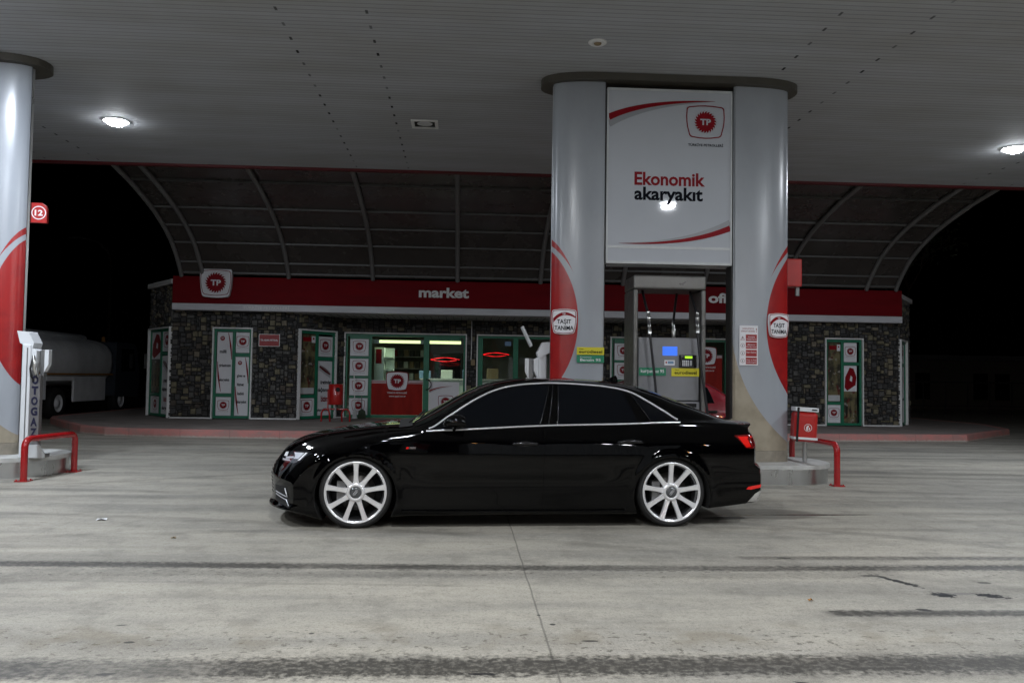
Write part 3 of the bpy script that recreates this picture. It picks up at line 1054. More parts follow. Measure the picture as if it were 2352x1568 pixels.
# ------------------------------------------------------------------ doors, windows and their posters
def opening(T, x0, w_, label, bars, panels, z0=Z0 + 0.012, h=None, name="glazed_door", handle=None, lit=False):
    """green framed unit set in a wall run; bars/panels in local metres from the unit's lower left"""
    h = h or (DH - z0)
    loc = T @ Vector((x0, 0, 0))
    ang = T.to_euler().z
    r = bpy.data.objects.new(name, None)
    col.objects.link(r)
    r.parent = shop
    r.location = (loc.x - 2, loc.y - 24, z0)
    r.rotation_euler = (0, 0, ang)
    if label:
        r["label"] = label
    mb = MB()
    e = 0.035
    mb.box(-e, 0, -0.085, 0.02, -0.01, h + e, 'trim')
    mb.box(w_, w_ + e, -0.085, 0.02, -0.01, h + e, 'trim')
    mb.box(0, w_, -0.085, 0.02, h, h + e, 'trim')
    mb.build("door_surround", r)
    mb = MB()
    f = 0.055
    mb.box(0, f, -0.02, 0.06, 0, h, 'green')
    mb.box(w_ - f, w_, -0.02, 0.06, 0, h, 'green')
    mb.box(f, w_ - f, -0.02, 0.06, h - f * 1.3, h, 'green')
    mb.box(f, w_ - f, -0.02, 0.06, 0, f * 1.2, 'green')
    for (a, b_, c, d_) in bars:
        mb.box(a, b_, -0.017, 0.057, c, d_, 'green')
    mb.build("door_frame", r, bevel=0.004)
    mb = MB()
    mb.box(f, w_ - f, 0.015, 0.023, f, h - f, 'glass')
    mb.build("glass_pane", r)
    for fn in panels:
        mb = MB()
        nm = fn(mb) or "poster"
        mb.build(nm, r)
    if handle:
        mb = MB()
        x, z = handle
        pts = [(x + 0.13 * math.sin(a), -0.05 - 0.02 * math.sin(a), z + 0.14 * math.cos(a)) for a in np.linspace(0, math.pi, 14)]
        mb.tube([(x, -0.02, z + 0.14)] + pts + [(x, -0.02, z - 0.14)], 0.016, 'gloss', 8)
        mb.build("door_handle", r)
    return r


Yp = 0.010


def P_logo(x0, x1, z0, z1, bg='poster', wf=0.78, cap=True, dz=0.03):
    def f(mb):
        mb.box(x0, x1, Yp - 0.003, Yp + 0.002, z0, z1, bg)
        wq = min((x1 - x0) * wf, (z1 - z0) * 0.9)
        logo(mb, (x0 + x1) / 2, (z0 + z1) / 2 + dz, wq, Yp - 0.005, lw=0.03, caption="TÜRKİYE PETROLLERİ" if cap else None, capmat='grey')
        return "logo_poster"
    return f


def P_text(x0, x1, z0, z1, lines, swo=((1, 1.0, 0.55), (0, 0.52, 0.02)), small=True, crest=None, inks=None):
    def f(mb):
        mb.box(x0, x1, Yp - 0.003, Yp + 0.002, z0, z1, 'poster')
        W_, H_ = x1 - x0, z1 - z0
        y = Yp - 0.005
        if small:
            cx, cz = x0 + 0.34 * W_, z1 - 0.10 * H_ * 1.0
            mb.flat(circle(cx, cz, 0.155 * W_), y, 'logored')
            mb.text("TP", cx - 0.09 * W_, cx + 0.09 * W_, cz - 0.06 * W_, 0.12 * W_, y - 0.002, 'poster', 0.02)
        for (t_, a, b_, fz, hh) in lines:
            mb.text(t_, x0 + a * W_, x0 + b_ * W_, z0 + fz * H_, hh, y, (inks or {}).get(t_, 'ink'), 0.035)
        for (sd, f0, f1) in swo:
            if sd == 1:
                p = bez((x0 + 0.72 * W_, z0 + f0 * H_ - 0.01), (x0 + 0.93 * W_, z0 + (f0 + f1) / 2 * H_), (x0 + 0.97 * W_, z0 + f1 * H_))
            else:
                p = bez((x0 + 0.05 * W_, z0 + f0 * H_), (x0 + 0.08 * W_, z0 + (f0 + f1) / 2 * H_), (x0 + 0.30 * W_, z0 + f1 * H_ + 0.01))
            swoosh(mb, p, lambda t: 0.042 * (1 - abs(2 * t - 1) * 0.7), y, 'logored')
        if crest:
            crest(mb, x0, x1, z0, z1, y)
        return "text_poster"
    return f


def crest_comb(mb, x0, x1, z0, z1, y):
    """a dark red bristled shape leaning to the right"""
    W_, H_ = x1 - x0, z1 - z0
    a = Vector((x0 + 0.10 * W_, z1 - 0.10 * H_))
    b_ = Vector((x0 + 0.88 * W_, z1 - 0.25 * H_))
    d_ = (b_ - a)
    nn = Vector((-d_.y, d_.x)).normalized()
    p = []
    for k in range(13):
        t = k / 12
        p.append(a + d_ * t + nn * (0.075 * W_ * 1.6 * math.sin(math.pi * (0.1 + 0.85 * t))**0.6))
    for k in range(12, -1, -1):
        t = k / 12
        p.append(a + d_ * t - nn * (0.05 * W_ * 1.2 * math.sin(math.pi * (0.1 + 0.85 * t))**0.6))
    mb.flat([(q.x, q.y) for q in p], y, 'taildark')
    for k in range(12):
        q = a + d_ * (k + 0.5) / 12
        mb.flat([(q.x - 0.006, q.y - 0.02), (q.x + 0.006, q.y - 0.02), (q.x + 0.012, q.y - 0.02 - 0.16 * W_), (q.x + 0.004, q.y - 0.02 - 0.16 * W_)], y - 0.001, 'ink')
        mb.flat([(q.x - 0.006, q.y + 0.02), (q.x + 0.006, q.y + 0.02), (q.x + 0.006 - 0.04 * W_, q.y + 0.02 + 0.15 * W_), (q.x - 0.002 - 0.04 * W_, q.y + 0.02 + 0.15 * W_)], y - 0.001, 'grey')


photo_mat = bpy.data.materials.new("photo_poster_print")
t, b = nodes_of(photo_mat)
g = G(t)
P = t.nodes.new("ShaderNodeTexCoord").outputs["Object"]
a1 = g.noise(P, 4.5, 5, (1, 1, 0.7))
a2 = g.noise(P, 7, 5, loc=(4, 0, 2))
cc = g.mixc(g.ramp(a1, 0.40, 0.60), (0.03, 0.028, 0.018), (0.17, 0.15, 0.075))
cc = g.mixc(g.ramp(a2, 0.56, 0.64), cc, (0.10, 0.012, 0.010))
cc = g.mixc(g.ramp(g.noise(P, 6, 4, loc=(1, 1, 9)), 0.60, 0.66), cc, (0.30, 0.29, 0.26))
t.links.new(cc, b.inputs["Base Color"])
b.inputs["Roughness"].default_value = 0.3


def P_photo(x0, x1, z0, z1, meat=False):
    def f(mb):
        mb.box(x0, x1, Yp - 0.003, Yp + 0.002, z0, z1, photo_mat)
        W_, H_ = x1 - x0, z1 - z0
        y = Yp - 0.005
        if meat:
            mb.rect(x0, x1, z0 + 0.55 * H_, z1, y + 0.001, 'poster')
            q = [(0.25, 0.56), (0.9, 0.66), (0.98, 0.80), (0.75, 0.95), (0.45, 0.97), (0.10, 0.80), (0.05, 0.62)]
            mb.flat([(x0 + a * W_, z0 + b_ * H_) for a, b_ in q], y, 'logored')
            mb.flat([(x0 + 0.45 * W_, z0 + 0.74 * H_), (x0 + 0.62 * W_, z0 + 0.72 * H_), (x0 + 0.66 * W_, z0 + 0.80 * H_), (x0 + 0.52 * W_, z0 + 0.83 * H_)], y - 0.002, 'poster')
            for k in range(5):
                xx = x0 + (0.15 + 0.17 * k) * W_
                mb.flat([(xx, z0 + 0.10 * H_), (xx + 0.05 * W_, z0 + 0.10 * H_), (xx + 0.03 * W_, z0 + 0.45 * H_)], y, 'tan' if k % 2 else 'ink')
        else:
            mb.rect(x0 + 0.15 * W_, x0 + 0.72 * W_, z1 - 0.12 * H_, z1 - 0.05 * H_, y, 'logored')
            mb.rect(x0 + 0.74 * W_, x1, z1 - 0.14 * H_, z1 - 0.03 * H_, y, 'poster')
            mb.flat(circle(x0 + 0.87 * W_, z1 - 0.07 * H_, 0.06 * W_), y - 0.002, 'logored')
            mb.rect(x0 + 0.05 * W_, x1 - 0.03 * W_, z0 + 0.01 * H_, z0 + 0.11 * H_, y, 'offwhite')
        return "photo_poster"
    return f


H_ = DH - Z0 - 0.012
# left chamfer window (unit width 1.7)
opening(WCL[0], 0.10, 1.70, None, [(0.86, 0.98, 0.05, H_), (0.05, 0.86, 0.53, 0.60), (0.98, 1.65, 1.60, 1.68)],
        [P_photo(0.08, 0.86, 0.62, 2.22, True), P_logo(0.08, 0.86, 0.07, 0.51, wf=0.6), P_logo(0.98, 1.64, 1.70, 2.22),
         P_text(0.98, 1.64, 0.07, 1.58, [("üretimden", 0.25, 0.95, 0.55, 0.08), ("dağıtıma", 0.1, 0.7, 0.40, 0.08), ("bizim", 0.3, 0.8, 0.22, 0.12), ("akaryakıt", 0.1, 0.9, 0.08, 0.08)], swo=(), small=False, crest=crest_comb, inks={"bizim": 'logored'})], name="glazed_window")
# door with text posters
opening(WFL[0], 1.06, 0.94, None, [(0.46, 0.53, 0.05, H_), (0.05, 0.46, 0.55, 0.63), (0.53, 0.89, 1.58, 1.67)],
        [P_text(0.07, 0.45, 0.64, 2.20, [("milli", 0.18, 0.62, 0.66, 0.075), ("şirketimizin", 0.16, 0.94, 0.435, 0.065), ("akaryakıtı", 0.18, 0.85, 0.20, 0.065)]),
         P_logo(0.07, 0.45, 0.07, 0.54), P_logo(0.54, 0.88, 1.68, 2.20, wf=0.95, cap=True),
         P_text(0.54, 0.88, 0.07, 1.57, [("güven ve", 0.14, 0.75, 0.66, 0.065), ("hizmet", 0.16, 0.66, 0.51, 0.07), ("katkılı", 0.20, 0.68, 0.355, 0.07), ("akaryakıt", 0.14, 0.88, 0.215, 0.065)], swo=((1, 1.0, 0.55), (0, 0.50, 0.02)))])
# angled door
opening(WAL[0], 0.02, 1.24, None, [(0.57, 0.66, 0.05, H_), (0.05, 0.57, 0.54, 0.62), (0.66, 1.19, 1.52, 1.62)],
        [P_photo(0.06, 0.56, 0.63, 2.20), P_logo(0.06, 0.56, 0.07, 0.53), P_logo(0.67, 1.18, 1.63, 2.16),
         P_text(0.67, 1.18, 0.07, 1.51, [("üretimden", 0.20, 0.95, 0.58, 0.09), ("dağıtımına", 0.03, 0.90, 0.44, 0.09), ("bizim", 0.25, 0.75, 0.26, 0.14), ("akaryakıtımız", 0.02, 0.9, 0.08, 0.07)], swo=(), small=False, crest=crest_comb, inks={"bizim": 'logored'})])


def P_redpanel(x0, x1, z1):
    def f(mb):
        mb.box(x0, x1, Yp - 0.003, Yp + 0.002, 0.08, z1, 'posterred')
        y = Yp - 0.005
        mb.rect(x0, x1, z1 - 0.012, z1, y, 'poster')
        mb.rect(x0, x1, z1 - 0.045, z1 - 0.028, y, 'poster')
        mb.rect(x0, x1, z1 - 0.080, z1 - 0.068, y, 'poster')
        cx, cz = x0 + (x1 - x0) * 0.50, z1 - 0.02
        logo(mb, cx, cz, 0.62, y - 0.002, letters='poster', fill='poster')
        mb.text("TÜRKİYE PETROLLERİ", cx - 0.27, cx + 0.27, cz - 0.34, 0.04, y, 'trim', 0.02)
        mb.text("www.tppd.gov.tr", cx - 0.22, cx + 0.24, cz - 0.43, 0.045, y, 'trim', 0.02)
        return "red_window_poster"
    return f


def P_whitelow(x0, x1, z1):
    def f(mb):
        mb.box(x0, x1, Yp - 0.003, Yp + 0.002, 0.08, z1, 'poster')
        y = Yp - 0.005
        swoosh(mb, bez((x0 + 0.01, z1 - 0.26), (x0 + 0.25, z1 - 0.13), (x0 + 0.65, z1 - 0.12)), lambda t: 0.04 * (1 - t) + 0.004, y, 'posterred')
        swoosh(mb, bez((x0 + 0.01, z1 - 0.30), (x0 + 0.25, z1 - 0.17), (x0 + 0.55, z1 - 0.15)), lambda t: 0.02 * (1 - t) + 0.002, y, 'grey')
        logo(mb, (x0 + x1) / 2 + 0.05, z1 - 0.55, 0.42, y, caption="TÜRKİYE PETROLLERİ", capmat='grey')
        return "white_window_poster"
    return f


def P_reflection(xc, zc, w_):  # red reflections on the glass, made as glowing tubes behind it
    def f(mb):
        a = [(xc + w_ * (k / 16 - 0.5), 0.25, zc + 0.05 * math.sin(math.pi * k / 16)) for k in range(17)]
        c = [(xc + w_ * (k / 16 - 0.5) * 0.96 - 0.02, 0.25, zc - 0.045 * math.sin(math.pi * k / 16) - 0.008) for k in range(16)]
        mb.tube(a, [0.004 + 0.006 * abs(math.sin(k * 0.45 + xc)) for k in range(17)], 'redreflect', 6)
        mb.tube(c, [0.003 + 0.005 * abs(math.cos(k * 0.5 + xc)) for k in range(16)], 'redreflect', 6)
        return "reflection_tube"
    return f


# main entrance (3.28 wide): four badge posters, sliding leaf, side leaf
def stack_posters(x0, x1):
    zs = [(0.07, 0.52), (0.60, 1.06), (1.14, 1.60), (1.68, 2.14)]
    return [P_logo(x0, x1, a, b_, wf=0.72) for a, b_ in zs], [(x0 - 0.01, x1 + 0.01, a, b_) for a, b_ in ((0.53, 0.59), (1.07, 1.13), (1.61, 1.67), (2.15, 2.24))]


pp, bb = stack_posters(0.12, 0.62)
opening(WM[0], 0.0, 3.28, None, bb + [(0.63, 0.71, 0.05, H_), (2.13, 2.28, 0.05, H_), (2.28, 3.15, 2.15, 2.24)],
        pp + [P_redpanel(0.72, 2.12, 1.02), P_whitelow(2.29, 3.12, 1.0), P_reflection(2.72, 1.62, 0.80)], handle=(2.22, 0.92))
opening(WM[0], 3.62, 3.28, None, [(0.98, 1.12, 0.05, H_), (2.0, 2.12, 0.05, H_), (0.05, 0.14, 0.05, H_)],
        [P_whitelow(0.15, 0.97, 0.98), P_reflection(0.52, 1.78, 0.72), lambda mb: (mb.rect(0.75, 0.92, 2.02, 2.14, Yp - 0.002, 'bluebox'), "sticker")[1]])
pp, bb = stack_posters(0.10, 0.60)
opening(WM[0], 7.34, 3.28, None, bb + [(0.61, 0.69, 0.05, H_), (2.10, 2.22, 0.05, H_)],
        pp + [P_redpanel(2.23, 3.15, 1.85)])
# right side units
opening(WAR[0], 0.43, 1.24, None, [(0.57, 0.66, 0.05, H_)], [P_logo(0.06, 0.56, 0.07, 0.53), P_logo(0.67, 1.18, 1.63, 2.16)])
opening(WFR[0], 1.20, 0.98, None, [(0.42, 0.50, 0.05, H_), (0.05, 0.42, 0.55, 0.62), (0.50, 0.92, 1.60, 1.68)],
        [P_photo(0.06, 0.41, 0.63, 2.20), P_logo(0.06, 0.41, 0.07, 0.54, wf=0.85), P_logo(0.51, 0.86, 1.69, 2.20, wf=0.85), P_photo(0.51, 0.86, 0.07, 1.59, True)])
opening(WCR[0], 0.06, 1.04, None, [(0.44, 0.52, 0.05, H_), (0.05, 0.44, 0.55, 0.62), (0.52, 0.98, 1.60, 1.68)],
        [P_photo(0.06, 0.43, 0.63, 2.20), P_logo(0.06, 0.43, 0.07, 0.54), P_logo(0.53, 0.96, 1.69, 2.20), P_text(0.53, 0.96, 0.07, 1.59, [("akaryakıt", 0.1, 0.9, 0.4, 0.07)], small=False)], name="glazed_window")

# badge sign on the fascia
r = empty("badge_sign", (-6.27, FY - 0.03, 3.60), label="round-cornered white badge sign with red sun logo on the left of the fascia", cat="sign")
mb = MB()
mb.prism(trap(0, 0, 0.80, 0.72, bow=0.02), -0.12, 0.0, 'poster')
mb.build("sign_box", r, bevel=0.015)
mb = MB()
logo(mb, 0, 0.0, 0.76, -0.124, lw=0.018, sr=0.37)
mb.build("sign_face", r)
r["label"] = "white badge sign with red sun emblem on the left of the shop fascia"
# small red wall sign
r = empty("wall_sign", (-5.0, 22.10, 2.19), label="small red name plate on the stone wall between two doors", cat="sign")
mb = MB()
mb.box(-0.265, 0.265, -0.035, 0, -0.16, 0.16, 'trim')
mb.box(-0.25, 0.25, -0.039, -0.0355, -0.145, 0.145, 'red')
mb.text("TR-ARMA PETROL", -0.22, 0.22, -0.02, 0.045, -0.042, 'poster', 0.03)
mb.build("name_plate", r)

# shop interior
def tt(o, l, c, g_=None):
    return tag(o, l, c, g_)


r = empty("tube_light", (-1.2, 23.85, 2.30), label="yellow-white fluorescent tube across the top of the lit shop entrance", cat="tube light")
mb = MB()
mb.box(-1.42, 1.10, -0.03, 0.03, -0.06, 0.02, 'yglow')
mb.build("tube", r)
mb = MB()
for x in (-1.30, 0.10):
    mb.box(x - 0.13, x + 0.13, -0.07, -0.04, -0.08, 0.035, 'grey')
mb.build("tube_holder", r)
ld = bpy.data.lights.new("shop_light", 'AREA')
ld.shape = 'RECTANGLE'
ld.size, ld.size_y = 2.6, 0.2
ld.energy = 45
ld.color = (0.92, 1.0, 0.72)
lo = bpy.data.objects.new("tube_glow", ld)
col.objects.link(lo)
lo.parent = r
lo.location = (0, 0.8, 0.45)
r = empty("display_shelf", (-2.28, 24.3, Z0), label="white display shelf behind the left part of the entrance glass", cat="shelf")
mb = MB()
mb.box(-0.24, 0.02, -0.25, 0.25, 0, 1.95, 'shelf')
mb.build("shelf_side", r)
for z in (0.5, 0.9, 1.3, 1.65):
    mb = MB()
    mb.box(0.025, 0.28, -0.25, 0.25, z, z + 0.03, 'shelf')
    mb.build("shelf_board", r)
mb = MB()
mb.box(0.025, 0.28, 0.22, 0.25, 0, 1.95, 'shelf')
mb.box(-0.20, -0.04, -0.262, -0.252, 1.5, 1.9, 'logored')
mb.build("shelf_back", r)
r = empty("shop_counter", (0.05, 25.4, Z0), label="pale counter with blue goods seen through the entrance glass", cat="counter")
mb = MB()
mb.box(-1.3, 1.6, -0.3, 0.3, 0, 1.05, 'shelf')
mb.build("counter_body", r)
mb = MB()
mb.box(-1.35, 1.65, -0.35, 0.35, 1.055, 1.10, 'offwhite')
mb.build("counter_top", r)
for i, (x, c) in enumerate(((-0.75, 'bluebox'), (-0.35, 'shelf'), (0.05, 'bluebox'), (0.5, 'tan'))):
    mb = MB()
    mb.box(x - 0.17, x + 0.17, -0.12, 0.12, 0, 0.22 + 0.03 * i, c)
    o = mb.build("goods_box", None, loc=(0.05 + x * 0.6, 25.25, Z0 + 1.102), bevel=0.01)
    tt(o, ["blue box on the shop counter, furthest left of the four", "white box on the shop counter beside the leftmost blue box", "blue box in the middle of the shop counter", "tan box at the right end of the counter goods"][i], "box", "boxes on the shop counter")
r = empty("drinks_fridge", (-0.55, 28.5, Z0), label="tall dark drinks fridge standing deep inside the shop", cat="fridge")
mb = MB()
mb.box(-0.5, 0.5, -0.35, 0.35, 0, 1.95, 'idark')
mb.build("fridge_body", r, bevel=0.02)
mb = MB()
mb.box(-0.43, 0.43, -0.375, -0.355, 0.2, 1.8, 'lampdark')
mb.build("fridge_door", r)
r = empty("wall_shelf", (-1.9, 29.6, Z0), label="grey goods rack against the back wall of the shop", cat="rack")
mb = MB()
for z in (0.2, 0.6, 1.0, 1.4, 1.8):
    mb.box(-0.6, 0.6, -0.25, 0.25, z, z + 0.03, 'steeldark')
    for k in range(6):
        mb.box(-0.55 + k * 0.19, -0.41 + k * 0.19, -0.2, 0.1, z + 0.031, z + 0.25, random.choice(['tan', 'logored', 'bluebox', 'shelf', 'idark']))
mb.build("rack_boards", r)
mb = MB()
mb.box(-0.64, -0.605, -0.25, 0.25, 0, 2.0, 'steeldark')
mb.box(0.605, 0.64, -0.25, 0.25, 0, 2.0, 'steeldark')
mb.build("rack_sides", r)

# cable with a bell push box, on the recessed wall
r = empty("cable_conduit", (0.19, 23.44, 0), label="thin grey cable down the stone wall between two entrances ending in a small box", cat="cable")
mb = MB()
mb.tube([(0, 0, 2.87), (0.005, 0, 2.3), (-0.004, 0, 1.80)], 0.012, 'trim', 6)
mb.build("cable", r)
mb = MB()
mb.box(-0.01, 0.11, -0.05, 0.0, 1.64, 1.80, 'tan')
mb.build("junction_box", r, bevel=0.02)


# ------------------------------------------------------------------ pump islands
def island(x0, x1, label):
    yc, hw = 11.43, 0.70
    r = empty("pump_island", ((x0 + x1) / 2, yc, 0), label=label, cat="pump island", group="pump islands with steel kerbs")
    hl = (x1 - x0) / 2

    def outline(d, R=0.62):
        R = R - d
        a, b_ = hl - d, hw - d
        o = []
        for cx, cy, t0 in ((a - R, b_ - R, 0), (-a + R, b_ - R, 90), (-a + R, -b_ + R, 180), (a - R, -b_ + R, 270)):
            for k in range(11):
                t = math.radians(t0 + 9 * k)
                o.append((cx + R * math.cos(t), cy + R * math.sin(t)))
        return o
    mb = MB()
    mb.prismz(outline(0.012), 0.0, 0.195, 'steel', smooth=True)
    mb.build("steel_kerb", r)
    mb = MB()
    mb.prismz(outline(-0.012), 0.198, 0.25, 'islandtop', smooth=True)
    mb.build("top_slab", r, bevel=0.012)
    return r


island(0.70, 4.92, "raised pump island with steel kerb behind the black sedan")
island(-9.41, -5.19, "raised pump island with steel kerb at the left edge under the left pylon")

# ------------------------------------------------------------------ sign pylons
colm = bpy.data.materials.new("pylon_skin")
t, b = nodes_of(colm)
g = G(t)
P = t.nodes.new("ShaderNodeTexCoord").outputs["Object"]
sp = t.nodes.new("ShaderNodeSeparateXYZ")
t.links.new(P, sp.inputs[0])
ax = g.m('ABSOLUTE', sp.outputs[0])
Z = sp.outputs[2]
dx, dz = g.sub(ax, 2.72), g.sub(Z, 2.08)
dd = g.m('SQRT', g.add(g.mul(dx, dx), g.mul(dz, dz)))
white_ = g.mixc(g.ramp(g.noise(P, 1.5, 5, (1, 1, 0.4)), 0.35, 0.7), (0.35, 0.375, 0.41), (0.30, 0.32, 0.35))
stain = g.mul(g.ramp(g.noise(P, 8, 6, (1, 1, 0.15)), 0.60, 0.75, 0, 0.25), g.ramp(Z, 1.0, 2.0, 1, 0.2))
white_ = g.mixc(stain, white_, (0.25, 0.24, 0.21))
redc = g.mixc(g.ramp(g.noise(P, 5, 5), 0.4, 0.7), (0.33, 0.012, 0.012), (0.26, 0.010, 0.012))
cc = g.mixc(g.ramp(dd, 1.445, 1.449, 1, 0), white_, redc)
wdt = g.m('MULTIPLY', g.ramp(Z, 2.70, 3.25), 0.035)
arc = g.mul(g.m('LESS_THAN', g.m('ABSOLUTE', g.sub(dd, 1.525)), wdt), g.m('GREATER_THAN', Z, 2.72))
cc = g.mixc(arc, cc, redc)
beige = g.mul(g.ramp(dd, 1.925, 1.93), g.m('LESS_THAN', Z, 2.0))
cc = g.mixc(beige, cc, g.mixc(g.ramp(g.noise(P, 4, 5), 0.35, 0.7), (0.36, 0.315, 0.24), (0.27, 0.235, 0.175)))
t.links.new(cc, b.inputs["Base Color"])
b.inputs["Metallic"].default_value = 0.0
b.inputs["Roughness"].default_value = 0.27
b.inputs["Coat Weight"].default_value = 0.25
b.inputs["Coat Roughness"].default_value = 0.2


def pylon(cx, label, sign=True, yc=11.38):
    ish = -0.062
    r = empty("sign_pylon", (cx, yc, 0), label=label, cat="sign pylon", group="rounded sign pylons")
    inner, outer, hd, hb = 0.892, 1.63, 0.24, 0.06

    def arcpts(sx, a0, a1, w_, d_, n_=22):
        # quarter superellipse from front inner edge to outer side
        o = []
        for k in range(n_ + 1):
            a = a0 + (a1 - a0) * k / n_
            c_, s_ = math.cos(a), math.sin(a)
            o.append((sx * (inner + w_ * abs(s_)**0.9) + ish * (1 - abs(s_)), d_ * math.copysign(abs(c_)**0.75, c_)))
        return o
    W_ = outer - inner
    for sx in (-1, 1):
        for fb in (-1, 1):
            mb = MB()
            p = arcpts(sx, 0.0, math.pi / 2 * 0.90, W_, hd if fb < 0 else hb)
            p = [(x, fb * y) for x, y in p]
            z0, z1 = 0.40, 5.30
            nz = 2
            vs = [(x, y, z) for z in (z0, z1) for x, y in p]
            k = len(p)
            mb.add(vs, [(i, i + 1, k + i + 1, k + i) for i in range(k - 1)], colm, True)
            q = [(x * 1.0 - sx * 0.02, y - fb * 0.02) for x, y in p]
            vs2 = [(x, y, z) for z in (z0, z1) for x, y in q]
            mb.add(vs2, [(i, i + 1, k + i + 1, k + i) for i in range(k - 1)], colm, True)
            mb.add([(*p[-1], z0), (*q[-1], z0), (*q[-1], z1), (*p[-1], z1)], [(0, 1, 2, 3)], 'steel')
            mb.build("column_skin" if fb < 0 else "rear_column_skin", r)
        mb = MB()
        p = arcpts(sx, 0.0, math.pi / 2, W_ - 0.055, hd - 0.05, 14)
        poly = [(x, -y) for x, y in p] + [(x, y * 0.03 / (hd - 0.05)) for x, y in reversed(p)]
        mb.prismz(poly, 0.25, 5.25, 'steeldark')
        mb.build("column_core", r)
        mb = MB()
        p = arcpts(sx, 0.0, math.pi / 2, W_ - 0.0, hd + 0.02, 14)
        poly = [(x, -y) for x, y in p] + [(x, y * 0.10 / (hd + 0.02)) for x, y in reversed(p)]
        mb.prismz(poly, 0.25, 0.398, 'concrete')
        mb.build("column_foot", r, bevel=0.01)
        mb = MB()
        a = sx * inner + ish
        x0_, x1_ = sorted((a - sx * 0.005, a - sx * 0.035))
        mb.box(x0_, x1_, -hd + 0.05, hb - 0.02, 0.25, 5.25, 'postdark')
        mb.build("inner_post", r)
    # cap: rounded slab
    mb = MB()
    o = []
    for k in range(49):
        a = 2 * math.pi * k / 48
        c_, s_ = math.cos(a), math.sin(a)
        x = (0.98 * (1 if c_ > 0 else -1) + 0.80 * math.copysign(abs(c_)**0.9, c_)) if abs(c_) > 1e-6 else 0
        o.append((x, 0.08 + 0.42 * math.copysign(abs(s_)**0.8, s_)))
    mb.prismz(o, 5.305, 5.398, 'cap', smooth=False)
    mb.build("cap", r, bevel=0.01)
    if sign:
        for fb in (-1, 1):
            mb = MB()
            if fb > 0:
                mb.T = Matrix.Rotation(math.pi, 4, 'Z')
            else:
                mb.T = Matrix.Translation((ish, 0, 0))
            y = (-hd if fb < 0 else -hb - 0.07) + 0.015
            X0, X1, Zb, Zt = -0.83, 0.83, 2.90, 5.20
            mb.box(X0, X1, y, y + 0.10, Zb, Zt, 'lightbox')
            for (a, b_, c, d_) in ((X0 - 0.02, X1 + 0.02, Zb - 0.035, Zb), (X0 - 0.02, X1 + 0.02, Zt, Zt + 0.03), (X0 - 0.022, X0, Zb, Zt), (X1, X1 + 0.022, Zb, Zt)):
                mb.box(a, b_, y - 0.012, y + 0.12, c, d_, 'offwhite')
            mb.box(X0, X1, y - 0.006, y - 0.0005, 3.07, 3.105, 'offwhite')
            mb.build("light_box", r)
            mb = MB()
            mb.T = Matrix.Rotation(math.pi, 4, 'Z') if fb > 0 else Matrix.Translation((ish, 0, 0))
            y -= 0.003
            swoosh(mb, bez((X0, 4.83), (-0.35, 5.07), (0.62, 5.085), 30), lambda t: 0.085 * (1 - t)**0.8 + 0.003, y - 0.002, 'logored')
            swoosh(mb, bez((X0, 4.74), (-0.35, 5.02), (0.55, 5.075), 30), lambda t: 0.095 * (1 - t)**0.9 + 0.002, y, 'grey')
            swoosh(mb, bez((-0.68, 3.135), (0.25, 3.12), (X1, 3.37), 30), lambda t: 0.075 * t**0.9 + 0.003, y - 0.002, 'logored')
            swoosh(mb, bez((-0.60, 3.145), (0.25, 3.15), (X1, 3.44), 30), lambda t: 0.09 * t + 0.002, y, 'grey')
            logo(mb, 0.485, 4.80, 0.53, y - 0.002, letters='lightbox', lw=0.026, sr=0.305)
            mb.text("TÜRKİYE PETROLLERİ", 0.25, 0.73, 4.47, 0.032, y, 'ink', 0.02)
            mb.text("Ekonomik", -0.475, 0.485, 3.93, 0.165, y, 'logored', 0.03)
            mb.text("akaryakıt", -0.475, 0.455, 3.73, 0.165, y, 'ink', 0.03)
            mb.build("sign_print", r)
        mb = MB()
        mb.box(-0.83, 0.80, -0.05, 0.05, 5.0, 5.26, 'steeldark')
        mb.build("crossbeam", r)
    return r


PCX = 2.77
pylon(PCX, "white rounded pylon carrying a fuel advert, behind the black sedan")
pylon(PCX - 10.11, "white and red rounded pylon cut off by the left edge of the photo")


def badge_plate(x, y, z, w_, h_, rz, label):
    r = empty("badge_plate", (x, y, z), rz, label=label, cat="sign", group="vehicle recognition badges on the pylon")
    mb = MB()
    mb.prism(trap(0, 0, w_, h_, r=0.14), -0.03, 0, 'poster')
    mb.build("plate", r, bevel=0.008)
    mb = MB()
    y0 = -0.033
    mb.ring(trap(0, 0, w_ * 0.95, h_ * 0.95), trap(0, 0, w_ * 0.90, h_ * 0.90), y0, 'logored')
    up = bez((-w_ * 0.43, h_ * 0.14), (-w_ * 0.02, h_ * 0.62), (w_ * 0.45, h_ * 0.21), 18)
    dn = bez((-w_ * 0.42, -h_ * 0.04), (-w_ * 0.08, h_ * 0.47), (w_ * 0.45, h_ * 0.15), 18)
    k = len(up)
    mb.add([(p[0], y0, p[1]) for p in dn] + [(p[0], y0, p[1]) for p in up], [(i, i + 1, k + i + 1, k + i) for i in range(k - 1)], 'logored')
    mb.text("TP", -w_ * 0.08, w_ * 0.06, h_ * 0.285, h_ * 0.07, y0 - 0.002, 'poster', 0.02)
    mb.text("TAŞIT", -w_ * 0.28, w_ * 0.28, -h_ * 0.08, h_ * 0.17, y0, 'ink', 0.02)
    mb.text("TANIMA", -w_ * 0.38, w_ * 0.38, -h_ * 0.35, h_ * 0.17, y0, 'ink', 0.02)
    mb.build("plate_print", r)
    return r


badge_plate(1.315, 11.185, 2.075, 0.335, 0.315, -0.16, "badge plate on the red patch of the pylon's left column")
badge_plate(4.205, 11.195, 2.075, 0.31, 0.31, 0.24, "badge plate on the red patch of the pylon's right column")

